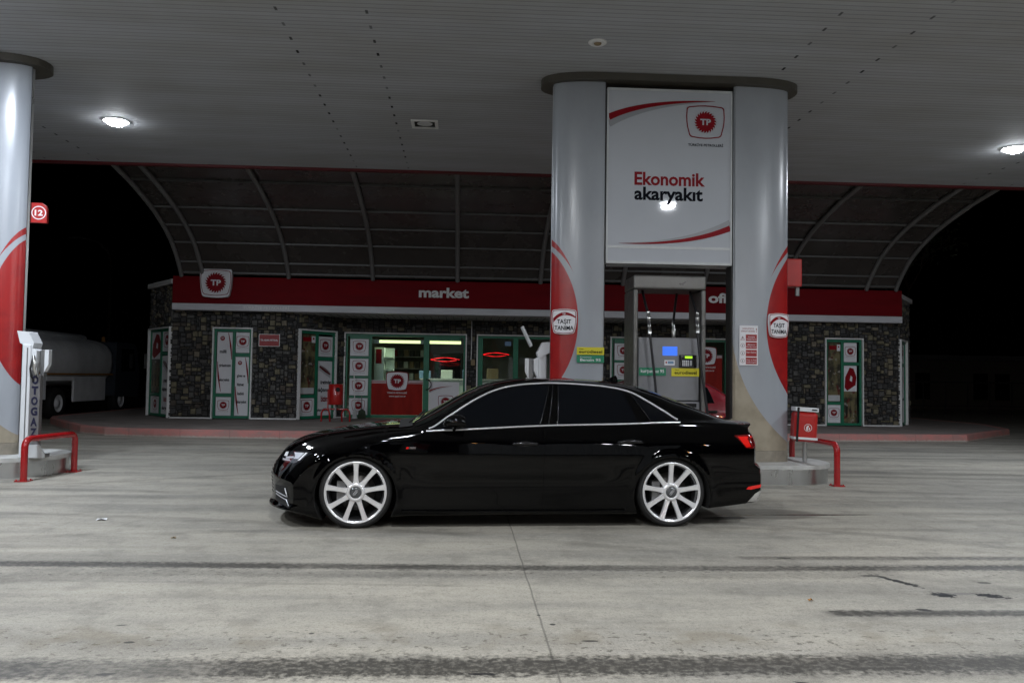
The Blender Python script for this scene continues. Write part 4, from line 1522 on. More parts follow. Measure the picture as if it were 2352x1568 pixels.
r = empty("fuel_plate", (1.66, 11.128, 1.635), -0.04, label="yellow and green fuel name plate at the foot of the pylon's left column", cat="sign")
mb = MB()
mb.box(-0.18, 0.18, -0.012, 0.0, 0.006, 0.105, 'yellow')
mb.text("Süper", -0.15, -0.09, 0.074, 0.014, -0.015, 'ink')
mb.text("eurodiesel", -0.15, 0.155, 0.028, 0.038, -0.015, 'ink', 0.015)
mb.build("yellow_plate", r)
mb = MB()
mb.box(-0.18, 0.18, -0.012, 0.0, -0.098, 0.0, 'signgreen')
mb.text("Kurşunsuz", -0.135, 0.015, -0.034, 0.018, -0.015, 'offwhite')
mb.text("Benzin 95", -0.135, 0.135, -0.078, 0.033, -0.015, 'poster')
mb.build("green_plate", r)

r = empty("safety_notice", (3.785, 11.128, 1.80), 0.0, label="white safety notice with four red boxes on the pylon's right column", cat="sign")
mb = MB()
mb.box(-0.125, 0.125, -0.006, 0, -0.265, 0.265, 'poster')
mb.text("HASSASİYETLE", -0.085, 0.07, 0.215, 0.018, -0.008, 'logored')
mb.text("DİKKAT EDİNİZ", -0.105, 0.085, 0.18, 0.018, -0.008, 'logored')
mb.text("!", 0.098, 0.108, 0.18, 0.05, -0.008, 'logored', 0.02)
for k, tx in enumerate((("Ateşle", "Yaklaşmayınız"), ("Motoru", "Durdurunuz"), ("Sigara İçilmez",), ("Araç ve Kabı", "Doldurmayınız"))):
    z = 0.145 - k * 0.102
    mb.rect(-0.04, 0.11, z - 0.088, z, -0.008, 'red')
    for q, s_ in enumerate(tx):
        mb.text(s_, -0.015 if len(s_) < 8 else -0.033, 0.085 if len(s_) < 8 else 0.103, z - 0.04 - 0.028 * q, 0.014, -0.010, 'poster')
    if k == 0:
        mb.ring([(-0.112, z - 0.075), (-0.055, z - 0.075), (-0.083, z - 0.02)], [(-0.105, z - 0.071), (-0.062, z - 0.071), (-0.083, z - 0.03)], -0.008, 'logored')
    else:
        mb.ring(circle(-0.083, z - 0.045, 0.028, 18), circle(-0.083, z - 0.045, 0.024, 18), -0.008, 'logored')
    mb.rect(-0.087, -0.079, z - 0.06, z - 0.035, -0.009, 'ink')
mb.build("notice_print", r)

# numbered flag on the left pylon and the plain one behind the right column
r = empty("pump_number_flag", (-5.69, 11.45, 3.40), 0.10, label="small red flag sign with number 12 on the left pylon", cat="sign")
mb = MB()
p = [(-0.06, -0.13), (0.165, -0.13), (0.165, 0.05), (0.145, 0.10), (0.10, 0.13), (-0.06, 0.13)]
mb.prism(p, -0.03, 0.03, 'redbin')
mb.build("flag_box", r, bevel=0.006)
mb = MB()
mb.ring(circle(0.065, 0.0, 0.090, 28), circle(0.065, 0.0, 0.078, 28), -0.033, 'poster')
mb.text("12", 0.015, 0.115, -0.036, 0.07, -0.033, 'poster', 0.03)
mb.rect(-0.032, -0.027, -0.13, 0.13, -0.032, 'black')
mb.build("flag_number", r)
r = empty("side_flag_box", (4.52, 11.75, 2.84), 0.0, label="plain red box sign jutting from behind the pylon's right column", cat="sign")
mb = MB()
mb.box(-0.10, 0.20, -0.12, 0.12, -0.18, 0.21, 'redbin')
mb.build("box_body", r, bevel=0.015)
mb = MB()
mb.box(0.15, 0.20, -0.02, 0.02, -0.30, -0.181, 'steeldark')
mb.build("hanger", r)

# ------------------------------------------------------------------ fuel dispenser
r = empty("fuel_dispenser", (2.74, 11.50, 0.25), label="grey fuel dispenser with blue display under the advert, hoses hanging from its frame", cat="fuel dispenser")
X0, X1, Y0, Y1, HT = -0.50, 0.48, -0.33, 0.33, 2.47
for sx in (-1, 1):
    a, b_ = (X0, X0 + 0.062) if sx < 0 else (X1 - 0.062, X1)
    mb = MB()
    mb.box(a, b_, Y0, Y1, 0, HT - 0.19, 'frame')
    mb.build("side_frame", r, bevel=0.02, seg=3)
mb = MB()
mb.box(X0, X1, Y0, Y1, HT - 0.187, HT, 'frame')
mb.build("top_frame", r, bevel=0.025, seg=3)
mb = MB()
mb.box(X0 + 0.078, X1 - 0.078, Y0 + 0.05, Y1 - 0.05, 0.80, 1.64, 'pumpgrey')
mb.build("head_cabinet", r, bevel=0.01)
mb = MB()
mb.box(X0 + 0.078, X1 - 0.078, Y0 + 0.02, Y1 - 0.02, 0.05, 0.79, 'pumpgrey')
mb.box(X0 + 0.12, X1 - 0.12, Y0 + 0.012, Y0 + 0.019, 0.715, 0.765, 'gloss')
mb.build("lower_cabinet", r, bevel=0.006)
mb = MB()
y = Y0 + 0.045
mb.rect(-0.095, 0.105, 1.40, 1.52, y, 'bluelcd')
mb.build("display", r)
mb = MB()
mb.box(0.13, 0.36, y - 0.03, y, 1.24, 1.41, 'gloss')
mb.rect(0.20, 0.30, 1.365, 1.395, y - 0.034, 'greenlcd')
for k in range(4):
    for q in range(4):
        mb.rect(0.165 + 0.024 * k, 0.181 + 0.024 * k, 1.265 + 0.02 * q, 1.278 + 0.02 * q, y - 0.034, 'poster')
mb.rect(0.265, 0.295, 1.27, 1.34, y - 0.034, 'grey')
mb.build("keypad", r)
mb = MB()
mb.rect(-0.07, 0.07, 1.27, 1.34, y - 0.002, 'poster')
mb.rect(-0.055, -0.035, 1.295, 1.32, y - 0.004, 'red')
mb.rect(-0.025, 0.055, 1.29, 1.325, y - 0.004, 'bluebox')
mb.build("sticker", r)
mb = MB()
mb.box(X0 + 0.085, -0.05, y - 0.012, y - 0.003, 1.13, 1.235, 'signgreen')
mb.text("kurşunsuz 95", X0 + 0.11, -0.075, 1.17, 0.042, y - 0.014, 'poster', 0.02)
mb.build("petrol_plate", r)
mb = MB()
mb.box(0.025, X1 - 0.082, y - 0.012, y - 0.003, 1.125, 1.235, 'yellow')
mb.text("eurodiesel", 0.065, X1 - 0.115, 1.155, 0.042, y - 0.014, 'ink', 0.02)
mb.text("Süper", 0.07, 0.13, 1.205, 0.014, y - 0.014, 'ink')
mb.build("diesel_plate", r)
mb = MB()
y2 = Y0 + 0.015
mb.rect(-0.25, -0.12, 0.63, 0.70, y2, 'signgreen')
mb.text("Kurşunsuz", -0.235, -0.135, 0.655, 0.017, y2 - 0.002, 'poster')
mb.build("small_green_label", r)
mb = MB()
mb.rect(0.09, 0.21, 0.62, 0.70, y2, 'yellow')
mb.text("Eurodiesel", 0.10, 0.20, 0.655, 0.015, y2 - 0.002, 'ink')
mb.build("small_yellow_label", r)
for x in (-0.33, 0.30):
    mb = MB()
    mb.box(x - 0.08, x + 0.08, Y0 - 0.05, Y0 + 0.019, 0.28, 0.69, 'gloss')
    mb.build("nozzle_holster", r, bevel=0.02)
    mb = MB()
    mb.tube([(x, Y0 - 0.09, 0.36), (x, Y0 - 0.10, 0.50), (x + 0.01, Y0 - 0.12, 0.60), (x + 0.02, Y0 - 0.10, 0.64)], [0.028, 0.032, 0.03, 0.016], 'rubber', 10)
    mb.tube([(x, Y0 - 0.09, 0.38), (x - 0.02, Y0 - 0.16, 0.40), (x, Y0 - 0.15, 0.54)], 0.008, 'steel', 6)
    mb.build("nozzle", r)
for pts, kk in (([(-0.335, -0.10, 2.28), (-0.33, -0.24, 2.12), (-0.315, -0.40, 1.92), (-0.30, -0.42, 1.70), (-0.255, -0.43, 1.3), (-0.215, -0.44, 0.9), (-0.20, -0.44, 0.55), (-0.24, -0.44, 0.33), (-0.31, -0.43, 0.34)], 1),
                ([(0.315, -0.12, 2.28), (0.325, -0.26, 2.12), (0.335, -0.42, 1.92), (0.335, -0.44, 1.72), (0.37, -0.46, 1.3), (0.44, -0.48, 0.8), (0.48, -0.48, 0.45), (0.44, -0.47, 0.25), (0.34, -0.44, 0.32)], 1),
                ([(0.22, 0.22, 2.28), (0.22, 0.34, 2.05), (0.22, 0.40, 1.8), (0.25, 0.42, 1.3), (0.25, 0.40, 0.6)], 0)):
    mb = MB()
    P_ = [Vector(p) for p in pts]
    sm = []
    for i in range(len(P_) - 1):
        p0, p1, p2, p3 = P_[max(i - 1, 0)], P_[i], P_[i + 1], P_[min(i + 2, len(P_) - 1)]
        for k in range(6):
            t_ = k / 6
            sm.append(0.5 * ((2 * p1) + (-p0 + p2) * t_ + (2 * p0 - 5 * p1 + 4 * p2 - p3) * t_ * t_ + (-p0 + 3 * p1 - 3 * p2 + p3) * t_**3))
    mb.tube(sm + [P_[-1]], 0.017, 'rubber', 10)
    h = mb.build("hose", r)
    mb = MB()
    a, c = P_[2], P_[3]
    mb.tube([a + (c - a) * t_ for t_ in (-0.25, 0.0, 0.01, 0.3, 0.31, 0.8, 0.81, 1.1)], [0.022, 0.022, 0.028, 0.028, 0.024, 0.024, 0.028, 0.028], 'alu', 10)
    mb.build("breakaway_coupling", h)


# ------------------------------------------------------------------ slim LPG dispensers at the island ends
def lpg(x, y, rz, mir, label, z=0.25):
    r = empty("lpg_dispenser", (x, y, z), rz, label=label, cat="gas dispenser", group="slim white gas dispensers")
    s_ = mir
    mb = MB()
    mb.box(-0.15, -0.045, -0.14, 0.08, 0.0, 1.40, 'white')
    mb.build("white_post", r, bevel=0.012)
    mb = MB()
    mb.box(-0.09, -0.078, -0.146, -0.142, 0.02, 1.36, 'steeldark')
    mb.build("post_seam", r)
    mb = MB()
    mb.prism([(-0.19, 1.42), (-0.045, 1.34), (-0.02, 1.42), (-0.09, 1.56), (-0.23, 1.57)], -0.12, 0.10, 'white')
    mb.prism([(-0.042, 1.06), (0.02, 1.18), (0.02, 1.33), (-0.042, 1.36)], -0.13, 0.06, 'white')
    mb.build("display_head", r, bevel=0.01)
    mb = MB()
    mb.box(-0.042, 0.075, -0.13, -0.05, 0.0, 1.03, 'steelgrey')
    mb.build("side_cabinet", r, bevel=0.006)
    mb = MB()
    for k, c in enumerate("OTOGAZ"):
        z0 = 0.915 - k * 0.130
        vs, fs = glyphs(c, 0.03)
        mb.text(c, -0.022, 0.058, z0, 0.092, -0.134, 'blue', 0.05)
    mb.build("oto_lettering", r)
    mb = MB()
    mb.prism([(-0.03, 0.0), (0.17, 0.0), (0.17, 0.05), (0.10, 0.16), (-0.03, 0.16)], -0.17, -0.135, 'offwhite')
    mb.box(0.05, 0.165, -0.134, 0.0, 0.0, 0.045, 'steeldark')
    mb.build("foot_shield", r, bevel=0.006)
    mb = MB()
    mb.prism([(0.085, 1.06), (0.135, 1.16), (0.135, 1.34), (0.085, 1.34)], -0.06, 0.02, 'white')
    mb.box(0.035, 0.085, -0.06, 0.02, 1.0, 1.34, 'steeldark')
    mb.build("holster_wing", r, bevel=0.006)
    mb = MB()
    mb.tube([(0.0, -0.16, 1.26), (0.025, -0.18, 1.18), (0.02, -0.17, 1.10), (0.045, -0.16, 1.03)], [0.018, 0.03, 0.026, 0.02], 'alu', 10)
    mb.tube([(0.0, -0.16, 1.26), (0.05, -0.18, 1.08), (0.065, -0.16, 1.0)], 0.009, 'steel', 6)
    mb.build("filling_gun", r)
    mb = MB()
    mb.tube([(0.0, -0.16, 1.26), (-0.03, -0.17, 1.10), (-0.02, -0.16, 1.0), (0.0, -0.13, 0.95)], 0.012, 'rubber', 8)
    mb.build("gas_hose", r)
    if s_ < 0:
        r.scale = (1, 1, 1)
    return r


lpg(-5.34, 11.02, 0.0, 1, "slim white gas dispenser lettered OTOGAZ at the left edge beside the red guard rail")
r = lpg(0.97, 11.62, math.pi, -1, "slim white gas dispenser just left of the central pylon behind the sedan roof")
mb = MB()
mb.T = Matrix.Rotation(0.45, 4, 'Y')
mb.box(-0.62, -0.59, -0.12, 0.12, 1.38, 1.68, 'offwhite')
mb.build("raised_flap", r, bevel=0.004)


# ------------------------------------------------------------------ red guard rails
def rail(p0, p1, h, label):
    p0, p1 = Vector(p0), Vector(p1)
    r = empty("guard_rail", (p0.x, p0.y, 0), label=label, cat="guard rail", group="red tube guard rails at the island ends")
    d = (p1 - p0)
    L = d.length
    d.normalize()
    R = 0.10
    pts = [Vector((0, 0, 0.0)), Vector((0, 0, h - R))]
    for k in range(1, 7):
        a = math.pi / 2 * k / 6
        pts.append(Vector((d.x, d.y, 0)) * (R - R * math.cos(a)) + Vector((0, 0, h - R + R * math.sin(a))))
    e = [Vector((d.x * L, d.y * L, 0)) - Vector((p.x, p.y, 0)) + Vector((0, 0, p.z)) for p in reversed(pts)]
    mb = MB()
    mb.tube(pts + e, 0.040, 'redtube', 16)
    mb.build("bent_tube", r)
    for q in (Vector((0, 0, 0)), Vector((d.x * L, d.y * L, 0))):
        mb = MB()
        mb.box(q.x - 0.075, q.x + 0.075, q.y - 0.075, q.y + 0.075, 0.0, 0.014, 'redtube')
        for a in (-1, 1):
            for b_ in (-1, 1):
                mb.lathe([(0.001, 0.028), (0.009, 0.028), (0.009, 0.014)], 'redtube', 8, 'z', (q.x + a * 0.056, q.y + b_ * 0.056, 0))
        mb.build("base_plate", r, rz=0.0)
    return r


rail((-5.25, 10.55), (-5.13, 11.60), 0.50, "red bent tube guard rail by the gas dispenser at the left")
rail((4.79, 10.68), (4.74, 12.05), 0.53, "red bent tube guard rail beside the litter bin at the right")

# ------------------------------------------------------------------ litter bins
r = empty("litter_bin", (4.56, 11.15, 0.23), -0.05, label="red box litter bin with white rims on a post at the right island end", cat="litter bin")
mb = MB()
mb.tube([(0, 0, 0), (0, 0, 0.45)], 0.03, 'steel', 12)
mb.box(-0.07, 0.07, -0.07, 0.07, 0.0, 0.012, 'steeldark')
mb.build("post", r)
mb = MB()
mb.T = Matrix.Translation((0, 0, 0.30)) @ Matrix.Rotation(math.radians(3), 4, 'Y') @ Matrix.Rotation(-0.12, 4, 'Z')
mb.box(-0.17, 0.13, -0.14, 0.16, 0.0, 0.40, 'redbin')
mb.build("bin_body", r, bevel=0.055, seg=5)
TT = mb.T
mb = MB()
mb.T = TT
mb.box(-0.168, 0.128, -0.138, 0.158, 0.402, 0.455, 'white')
mb.box(0.04, 0.11, -0.146, -0.142, 0.42, 0.437, 'black')
mb.build("bin_lid", r, bevel=0.015)
mb = MB()
mb.T = TT
mb.box(-0.172, 0.132, -0.142, 0.162, 0.03, 0.062, 'white')
mb.build("white_band", r, bevel=0.004)
mb = MB()
mb.T = TT
mb.box(-0.148, -0.118, -0.148, -0.1425, 0.0, 0.452, 'gloss')
mb.build("dark_strap", r, bevel=0.004)
mb = MB()
mb.T = TT
mb.ring(circle(0.0, 0.19, 0.05, 26), circle(0.0, 0.19, 0.044, 26), -0.146, 'white')
mb.flat([(-0.02, 0.155), (0.0, 0.155), (-0.002, 0.185), (0.012, 0.21), (0.0, 0.222), (-0.016, 0.21), (-0.024, 0.19)], -0.146, 'white')
mb.flat([(0.008, 0.165), (0.022, 0.16), (0.026, 0.19), (0.012, 0.195)], -0.146, 'white')
mb.build("hand_symbol", r)

r = empty("litter_bin", (-3.17, 21.35, PV), label="red cylinder litter bin on arched legs in front of the shop doors", cat="litter bin")
mb = MB()
mb.lathe([(0.001, 0.42), (0.165, 0.42), (0.18, 0.45), (0.18, 0.92), (0.165, 0.93), (0.155, 0.90), (0.15, 0.5)], 'redbin', 28, 'z')
mb.build("bin_drum", r)
mb = MB()
mb.flat(circle(0.07, 0.80, 0.055, 18), -0.181, 'black')
mb.build("bin_opening", r)
for sx in (-1, 1):
    mb = MB()
    mb.tube([(sx * (0.15 - 0.0), 0.10, 0.0)] + [(sx * (0.25 - 0.10 * math.cos(a)), 0.0 + 0.02, 0.18 + 0.13 * math.sin(a)) for a in np.linspace(0, math.pi, 12)] + [(sx * 0.35, 0.02, 0)], 0.022, 'redtube', 8)
    mb.build("arched_leg", r)
mb = MB()
mb.tube([(-0.2, 0.02, 0.31), (0.2, 0.02, 0.31)], 0.02, 'redtube', 8)
mb.box(-0.02, 0.02, -0.02, 0.02, 0.12, 0.42, 'steeldark')
mb.box(-0.205, -0.175, -0.02, 0.02, 0.3, 0.8, 'redtube')
mb.build("cross_bar", r)

r = empty("broom", (-2.93, 23.05, PV), label="light broom leaning beside the entrance next to the red drum bin", cat="broom")
mb = MB()
mb.tube([(0.02, 0, 0.22), (-0.06, 0.30, 1.22)], 0.014, 'trim', 8)
mb.build("broom_handle", r)
mb = MB()
mb.prism([(-0.05, 0), (0.09, 0), (0.05, 0.22), (0.0, 0.30)], -0.04, 0.04, 'offwhite')
mb.build("broom_head", r, bevel=0.01)
r = empty("dustpan", (-2.72, 23.0, PV), label="dark dustpan standing between the broom and the entrance door", cat="dustpan")
mb = MB()
mb.prism([(-0.10, 0), (0.11, 0), (0.09, 0.20), (0.0, 0.27), (-0.08, 0.20)], -0.07, 0.05, 'leaf')
mb.build("pan", r, bevel=0.012)
mb = MB()
mb.tube([(0, 0, 0.22), (-0.02, 0.1, 0.62)], 0.012, 'steeldark', 8)
mb.build("pan_handle", r)

# small litter on the forecourt
def scrap(name, x, y, w_, d_, m, label, rz=0.3):
    mb = MB()
    vs = [(-w_, -d_, 0.004), (0, -d_ * 0.8, 0.018), (w_, -d_, 0.005), (-w_, d_, 0.012), (0, d_, 0.004), (w_ * 0.8, d_, 0.016)]
    mb.add(vs, [(0, 1, 4, 3), (1, 2, 5, 4)], m)
    mb.add([(v[0], v[1], v[2] - 0.002) for v in vs], [(3, 4, 1, 0), (4, 5, 2, 1)], m)
    o = mb.build(name, None, (x, y, 0), rz)
    tag(o, label, "litter")


scrap("paper_scrap", -3.21, 7.85, 0.045, 0.028, 'paper', "small crumpled white paper lying on the concrete left of the sedan", 0.1)
scrap("orange_scrap", 2.12, 5.10, 0.014, 0.010, 'orange', "tiny orange scrap on the concrete right of centre in front of the sedan")
scrap("dry_leaf", -2.3, 7.0, 0.02, 0.012, 'tan', "tiny brown dry leaf on the concrete left of the front wheel")


# ================================================================== CARS
def loft_body(S, paint):
    """closed car body. local frame: x from front wheel axle rearward, -y = near side, z up"""
    K, MS = 22, 22
    f = {k: pchip(S[k]) for k in ('ztop', 'zrail', 'yrail', 'zbelt', 'zbot', 'wmax')}
    s0, s1 = S['s0'], S['s1']
    st = [s0, s0 + 0.006, s0 + 0.015] + list(np.arange(s0 + 0.03, s1 - 0.03, 0.026)) + [s1 - 0.025, s1 - 0.012, s1 - 0.005, s1]
    prof = pchip(S['sideprof'])
    tpar = np.linspace(0, 1, K)
    tp = tpar
    rings = []
    fr_last = []
    for s in st:
        zt, zr, yr, zb, z0, W_ = (float(f[k](s)) for k in ('ztop', 'zrail', 'yrail', 'zbelt', 'zbot', 'wmax'))
        yb = W_ * float(prof(zb))
        yr = min(yr, yb - 0.005)
        # top strip from belt to centre
        gh = min(1.0, max(0.0, (zr - zb) / 0.15))
        ymid = (yb + yr) / 2 + 0.022 * gh
        zmid = (zb + zr) / 2 + 0.004
        yc = pchip([(0, yb), (0.22, ymid), (0.42, yr), (0.52, yr - 0.055), (0.75, yr * 0.50), (1, 0.0)])
        zc = pchip([(0, zb), (0.22, zmid), (0.42, zr), (0.52, zr + (zt - zr) * 0.50), (0.75, zr + (zt - zr) * 0.86), (1, zt)])
        top = [(float(yc(t_)), float(zc(t_))) for t_ in tp]
        side = []
        for j in range(MS + 1):
            z = z0 + (zb - z0) * j / MS
            side.append((W_ * float(prof(z)), z))
        side[-1] = (yb, zb)
        bot = [(side[0][0] * p[0] / yb, z0) for p in top]          # outer -> centre
        ring = bot[::-1] + side[1:-1] + top                       # centre bottom ... centre top
        a = np.array(ring)
        for _ in range(S.get('smooth', 3)):
            b_ = a.copy()
            b_[1:-1] = 0.25 * a[:-2] + 0.5 * a[1:-1] + 0.25 * a[2:]
            a = b_
        rings.append(a)
    rings = np.array(rings)                                        # (ns, nr, 2)
    ns, nr = rings.shape[:2]
    for _ in range(2):
        q = rings.copy()
        q[1:-1] = 0.25 * rings[:-2] + 0.5 * rings[1:-1] + 0.25 * rings[2:]
        rings = q
    st = np.array(st)

    def warp(s, y, z):
        wf = min(1.0, max(0.0, (S['wf'] - s) / (S['wf'] - s0)))
        wr = min(1.0, max(0.0, (s - S['wr']) / (s1 - S['wr'])))
        u = min(1.0, abs(y) / 0.92)
        d = S['rf'] * u**2.4 * wf - S['rr'] * u**2.8 * wr
        d += wf**3 * float(pf(z)) + wr**3 * float(pr(z))
        # flared arches
        if s + d < -0.25: d += (-0.25 - (s + d)) * S.get('fk', 0)
        if s + d > S['wr'] + 0.1: d -= (s + d - S['wr'] - 0.1) * S.get('rk', 0)
        dy = 0.0
        for wx in S['axles']:
            rr = math.hypot(s + d - wx, z - S['archz'])
            if abs(y) > 0.7:
                dy += 0.010 * math.exp(-((rr - S['archr'] - 0.015) / 0.03)**2)
        # shoulder line and door hollow
        if abs(y) > 0.7 and 0 < s < S['axles'][1] + 0.6:
            dy += 0.006 * math.exp(-((z - S['crease']) / 0.016)**2) - 0.010 * math.exp(-((z - 0.36) / 0.10)**2) * min(1, max(0, (s - 0.35) / 0.3)) * min(1, max(0, (S['axles'][1] - 0.35 - s) / 0.3))
        return s + d, y + math.copysign(dy, y), z
    pf, pr = pchip(S['nose']), pchip(S['tailp'])
    vs, idx = [], {}
    for i in range(ns):
        for j in range(nr):
            y, z = rings[i, j]
            for sg in (-1, 1):
                if j in (0, nr - 1) and sg == 1:
                    idx[i, j, 1] = idx[i, j, -1]
                    continue
                if j in (0, nr - 1):
                    y = 0.0
                idx[i, j, sg] = len(vs)
                vs.append(warp(st[i], sg * y, z))
    fs = []
    for i in range(ns - 1):
        for j in range(nr - 1):
            a, b_, c, d = idx[i, j, -1], idx[i + 1, j, -1], idx[i + 1, j + 1, -1], idx[i, j + 1, -1]
            fs.append((a, b_, c, d))
            a, b_, c, d = idx[i, j, 1], idx[i + 1, j, 1], idx[i + 1, j + 1, 1], idx[i, j + 1, 1]
            fs.append((d, c, b_, a))
    # end caps as grids
    for i, flip in ((0, False), (ns - 1, True)):
        js = list(range(K - 1, nr - K + 1))                        # from bottom corner to top corner
        cap = {}
        nj = len(js)
        for r_, j in enumerate(js):
            yj, zj = rings[i, j]
            for k in range(K):
                # k=0 outer, K-1 centre; lateral fractions blended from bottom and top strips
                jb, jt = K - 1 - k, nr - K + k
                t_ = r_ / (nj - 1)
                fb = rings[i, jb, 0] / max(1e-6, rings[i, K - 1, 0])
                ft = rings[i, jt, 0] / max(1e-6, rings[i, nr - K, 0])
                zz_b, zz_t = rings[i, jb, 1] - rings[i, K - 1, 1], rings[i, jt, 1] - rings[i, nr - K, 1]
                for sg in (-1, 1):
                    if k == K - 1 and sg == 1:
                        cap[r_, k, 1] = cap[r_, k, -1]
                        continue
                    if r_ == 0:
                        cap[r_, k, sg] = idx[i, jb, sg]
                    elif r_ == nj - 1:
                        cap[r_, k, sg] = idx[i, jt, sg]
                    elif k == 0:
                        cap[r_, k, sg] = idx[i, j, sg]
                    else:
                        y = yj * (fb * (1 - t_) + ft * t_)
                        if k == K - 1:
                            y = 0.0
                        z = zj + zz_b * (1 - t_) + zz_t * t_
                        cap[r_, k, sg] = len(vs)
                        vs.append(warp(st[i], sg * y, z))
        for r_ in range(nj - 1):
            for k in range(K - 1):
                for sg in (-1, 1):
                    q = (cap[r_, k, sg], cap[r_, k + 1, sg], cap[r_ + 1, k + 1, sg], cap[r_ + 1, k, sg])
                    if len(set(q)) < 3:
                        continue
                    fs.append(q if (sg == -1) != flip else q[::-1])
    me = bpy.data.meshes.new("body")
    me.from_pydata(vs, [], fs)
    bm = bmesh.new()
    bm.from_mesh(me)
    bmesh.ops.remove_doubles(bm, verts=bm.verts, dist=1e-5)
    bmesh.ops.recalc_face_normals(bm, faces=bm.faces)
    bvh = BVHTree.FromBMesh(bm)
    bm.to_mesh(me)
    bm.free()
    me.materials.append(paint)
    me.materials.append(M['black'])
    me.polygons.foreach_set("use_smooth", [True] * len(me.polygons))
    o = bpy.data.objects.new("body", me)
    col.objects.link(o)
    cuts = []
    for wx in S['axles']:
        for sg in (-1, 1):
            c = MB()
            a, b_ = sorted((sg * 0.55, sg * 1.2))
            n_ = 72
            prof_ = [(wx + S['archr'] * math.cos(2 * math.pi * k / n_), S['archz'] + S['archr'] * math.sin(2 * math.pi * k / n_)) for k in range(n_)]
            c.prism(prof_, a, b_, 'black')
            co = c.build("cut")
            co.data.materials.clear()
            co.data.materials.append(paint)
            co.data.materials.append(M['black'])
            co.data.polygons.foreach_set("material_index", [1] * len(co.data.polygons))
            md = o.modifiers.new("arch", 'BOOLEAN')
            md.operation = 'DIFFERENCE'
            md.solver = 'EXACT'
            md.object = co
            cuts.append(co)
    dg = bpy.context.evaluated_depsgraph_get()
    dg.update()
    nm = bpy.data.meshes.new_from_object(o.evaluated_get(dg))
    o.modifiers.clear()
    o.data = nm
    for c in cuts:
        bpy.data.objects.remove(c)
    # keep sharp the cut edges
    bm = bmesh.new()
    bm.from_mesh(nm)
    for e in bm.edges:
        if len(e.link_faces) == 2 and e.calc_face_angle(0) > math.radians(42):
            e.smooth = False
    bm.to_mesh(nm)
    bm.free()
    return o, bvh


def project(bvh, s, z, sg, off):
    h = bvh.ray_cast(Vector((s, sg * 2.0, z)), Vector((0, -sg, 0)))
    if h[0] is None:
        h = bvh.find_nearest(Vector((s, sg * 0.9, z)))
    n = h[1]
    if n.y * sg < 0:
        n = -n
    return h[0] + n * off, n


def dens(poly, step, closed=True):
    o = []
    n = len(poly)
    for i in range(n if closed else n - 1):
        a, b_ = Vector(poly[i]), Vector(poly[(i + 1) % n])
        k = max(1, int((b_ - a).length / step))
        o += [tuple(a.lerp(b_, q / k)) for q in range(k)]
    if not closed:
        o.append(tuple(poly[-1]))
    return o


def inside(p, poly):
    x, y = p
    r = False
    j = len(poly) - 1
    for i in range(len(poly)):
        a, b_ = poly[i], poly[j]
        if (a[1] > y) != (b_[1] > y) and x < (b_[0] - a[0]) * (y - a[1]) / (b_[1] - a[1]) + a[0]:
            r = not r
        j = i
    return r


def patch(mb, bvh, poly, sg, off, m, step=0.03, rim=0.006, axis='side'):
    """skin panel following the body, drawn as a side-view outline"""
    bd = dens(poly, step)
    xs, zs = [p[0] for p in bd], [p[1] for p in bd]
    pts = list(bd)
    x = min(xs) + step / 2
    while x < max(xs):
        z = min(zs) + step / 2
        while z < max(zs):
            if inside((x, z), bd) and min((x - q[0])**2 + (z - q[1])**2 for q in bd) > (0.5 * step)**2:
                pts.append((x, z))
            z += step
        x += step
    nb = len(bd)
    r = delaunay_2d_cdt([Vector(p) for p in pts], [], [list(range(nb))], 1, 1e-6)
    V2, F2 = r[0], r[2]
    vs = []
    for p in V2:
        q, n = project(bvh, p.x, p.y, sg, off)
        vs.append(q)
    fs = [tuple(f_) if sg < 0 else tuple(reversed(f_)) for f_ in F2]
    mb.add(vs, fs, m, True)
    if rim:
        o1 = [project(bvh, p[0], p[1], sg, off)[0] for p in bd]
        o2 = [project(bvh, p[0], p[1], sg, off - rim)[0] for p in bd]
        mb.add(o1 + o2, [(i, (i + 1) % nb, nb + (i + 1) % nb, nb + i) for i in range(nb)], m)


def strip(mb, bvh, line, sg, r, m, off=0.0, n=8, step=0.03, flat=1.0):
    p = [project(bvh, q[0], q[1], sg, off)[0] for q in dens(line, step, False)]
    mb.tube(p, r, m, n, True, flat)


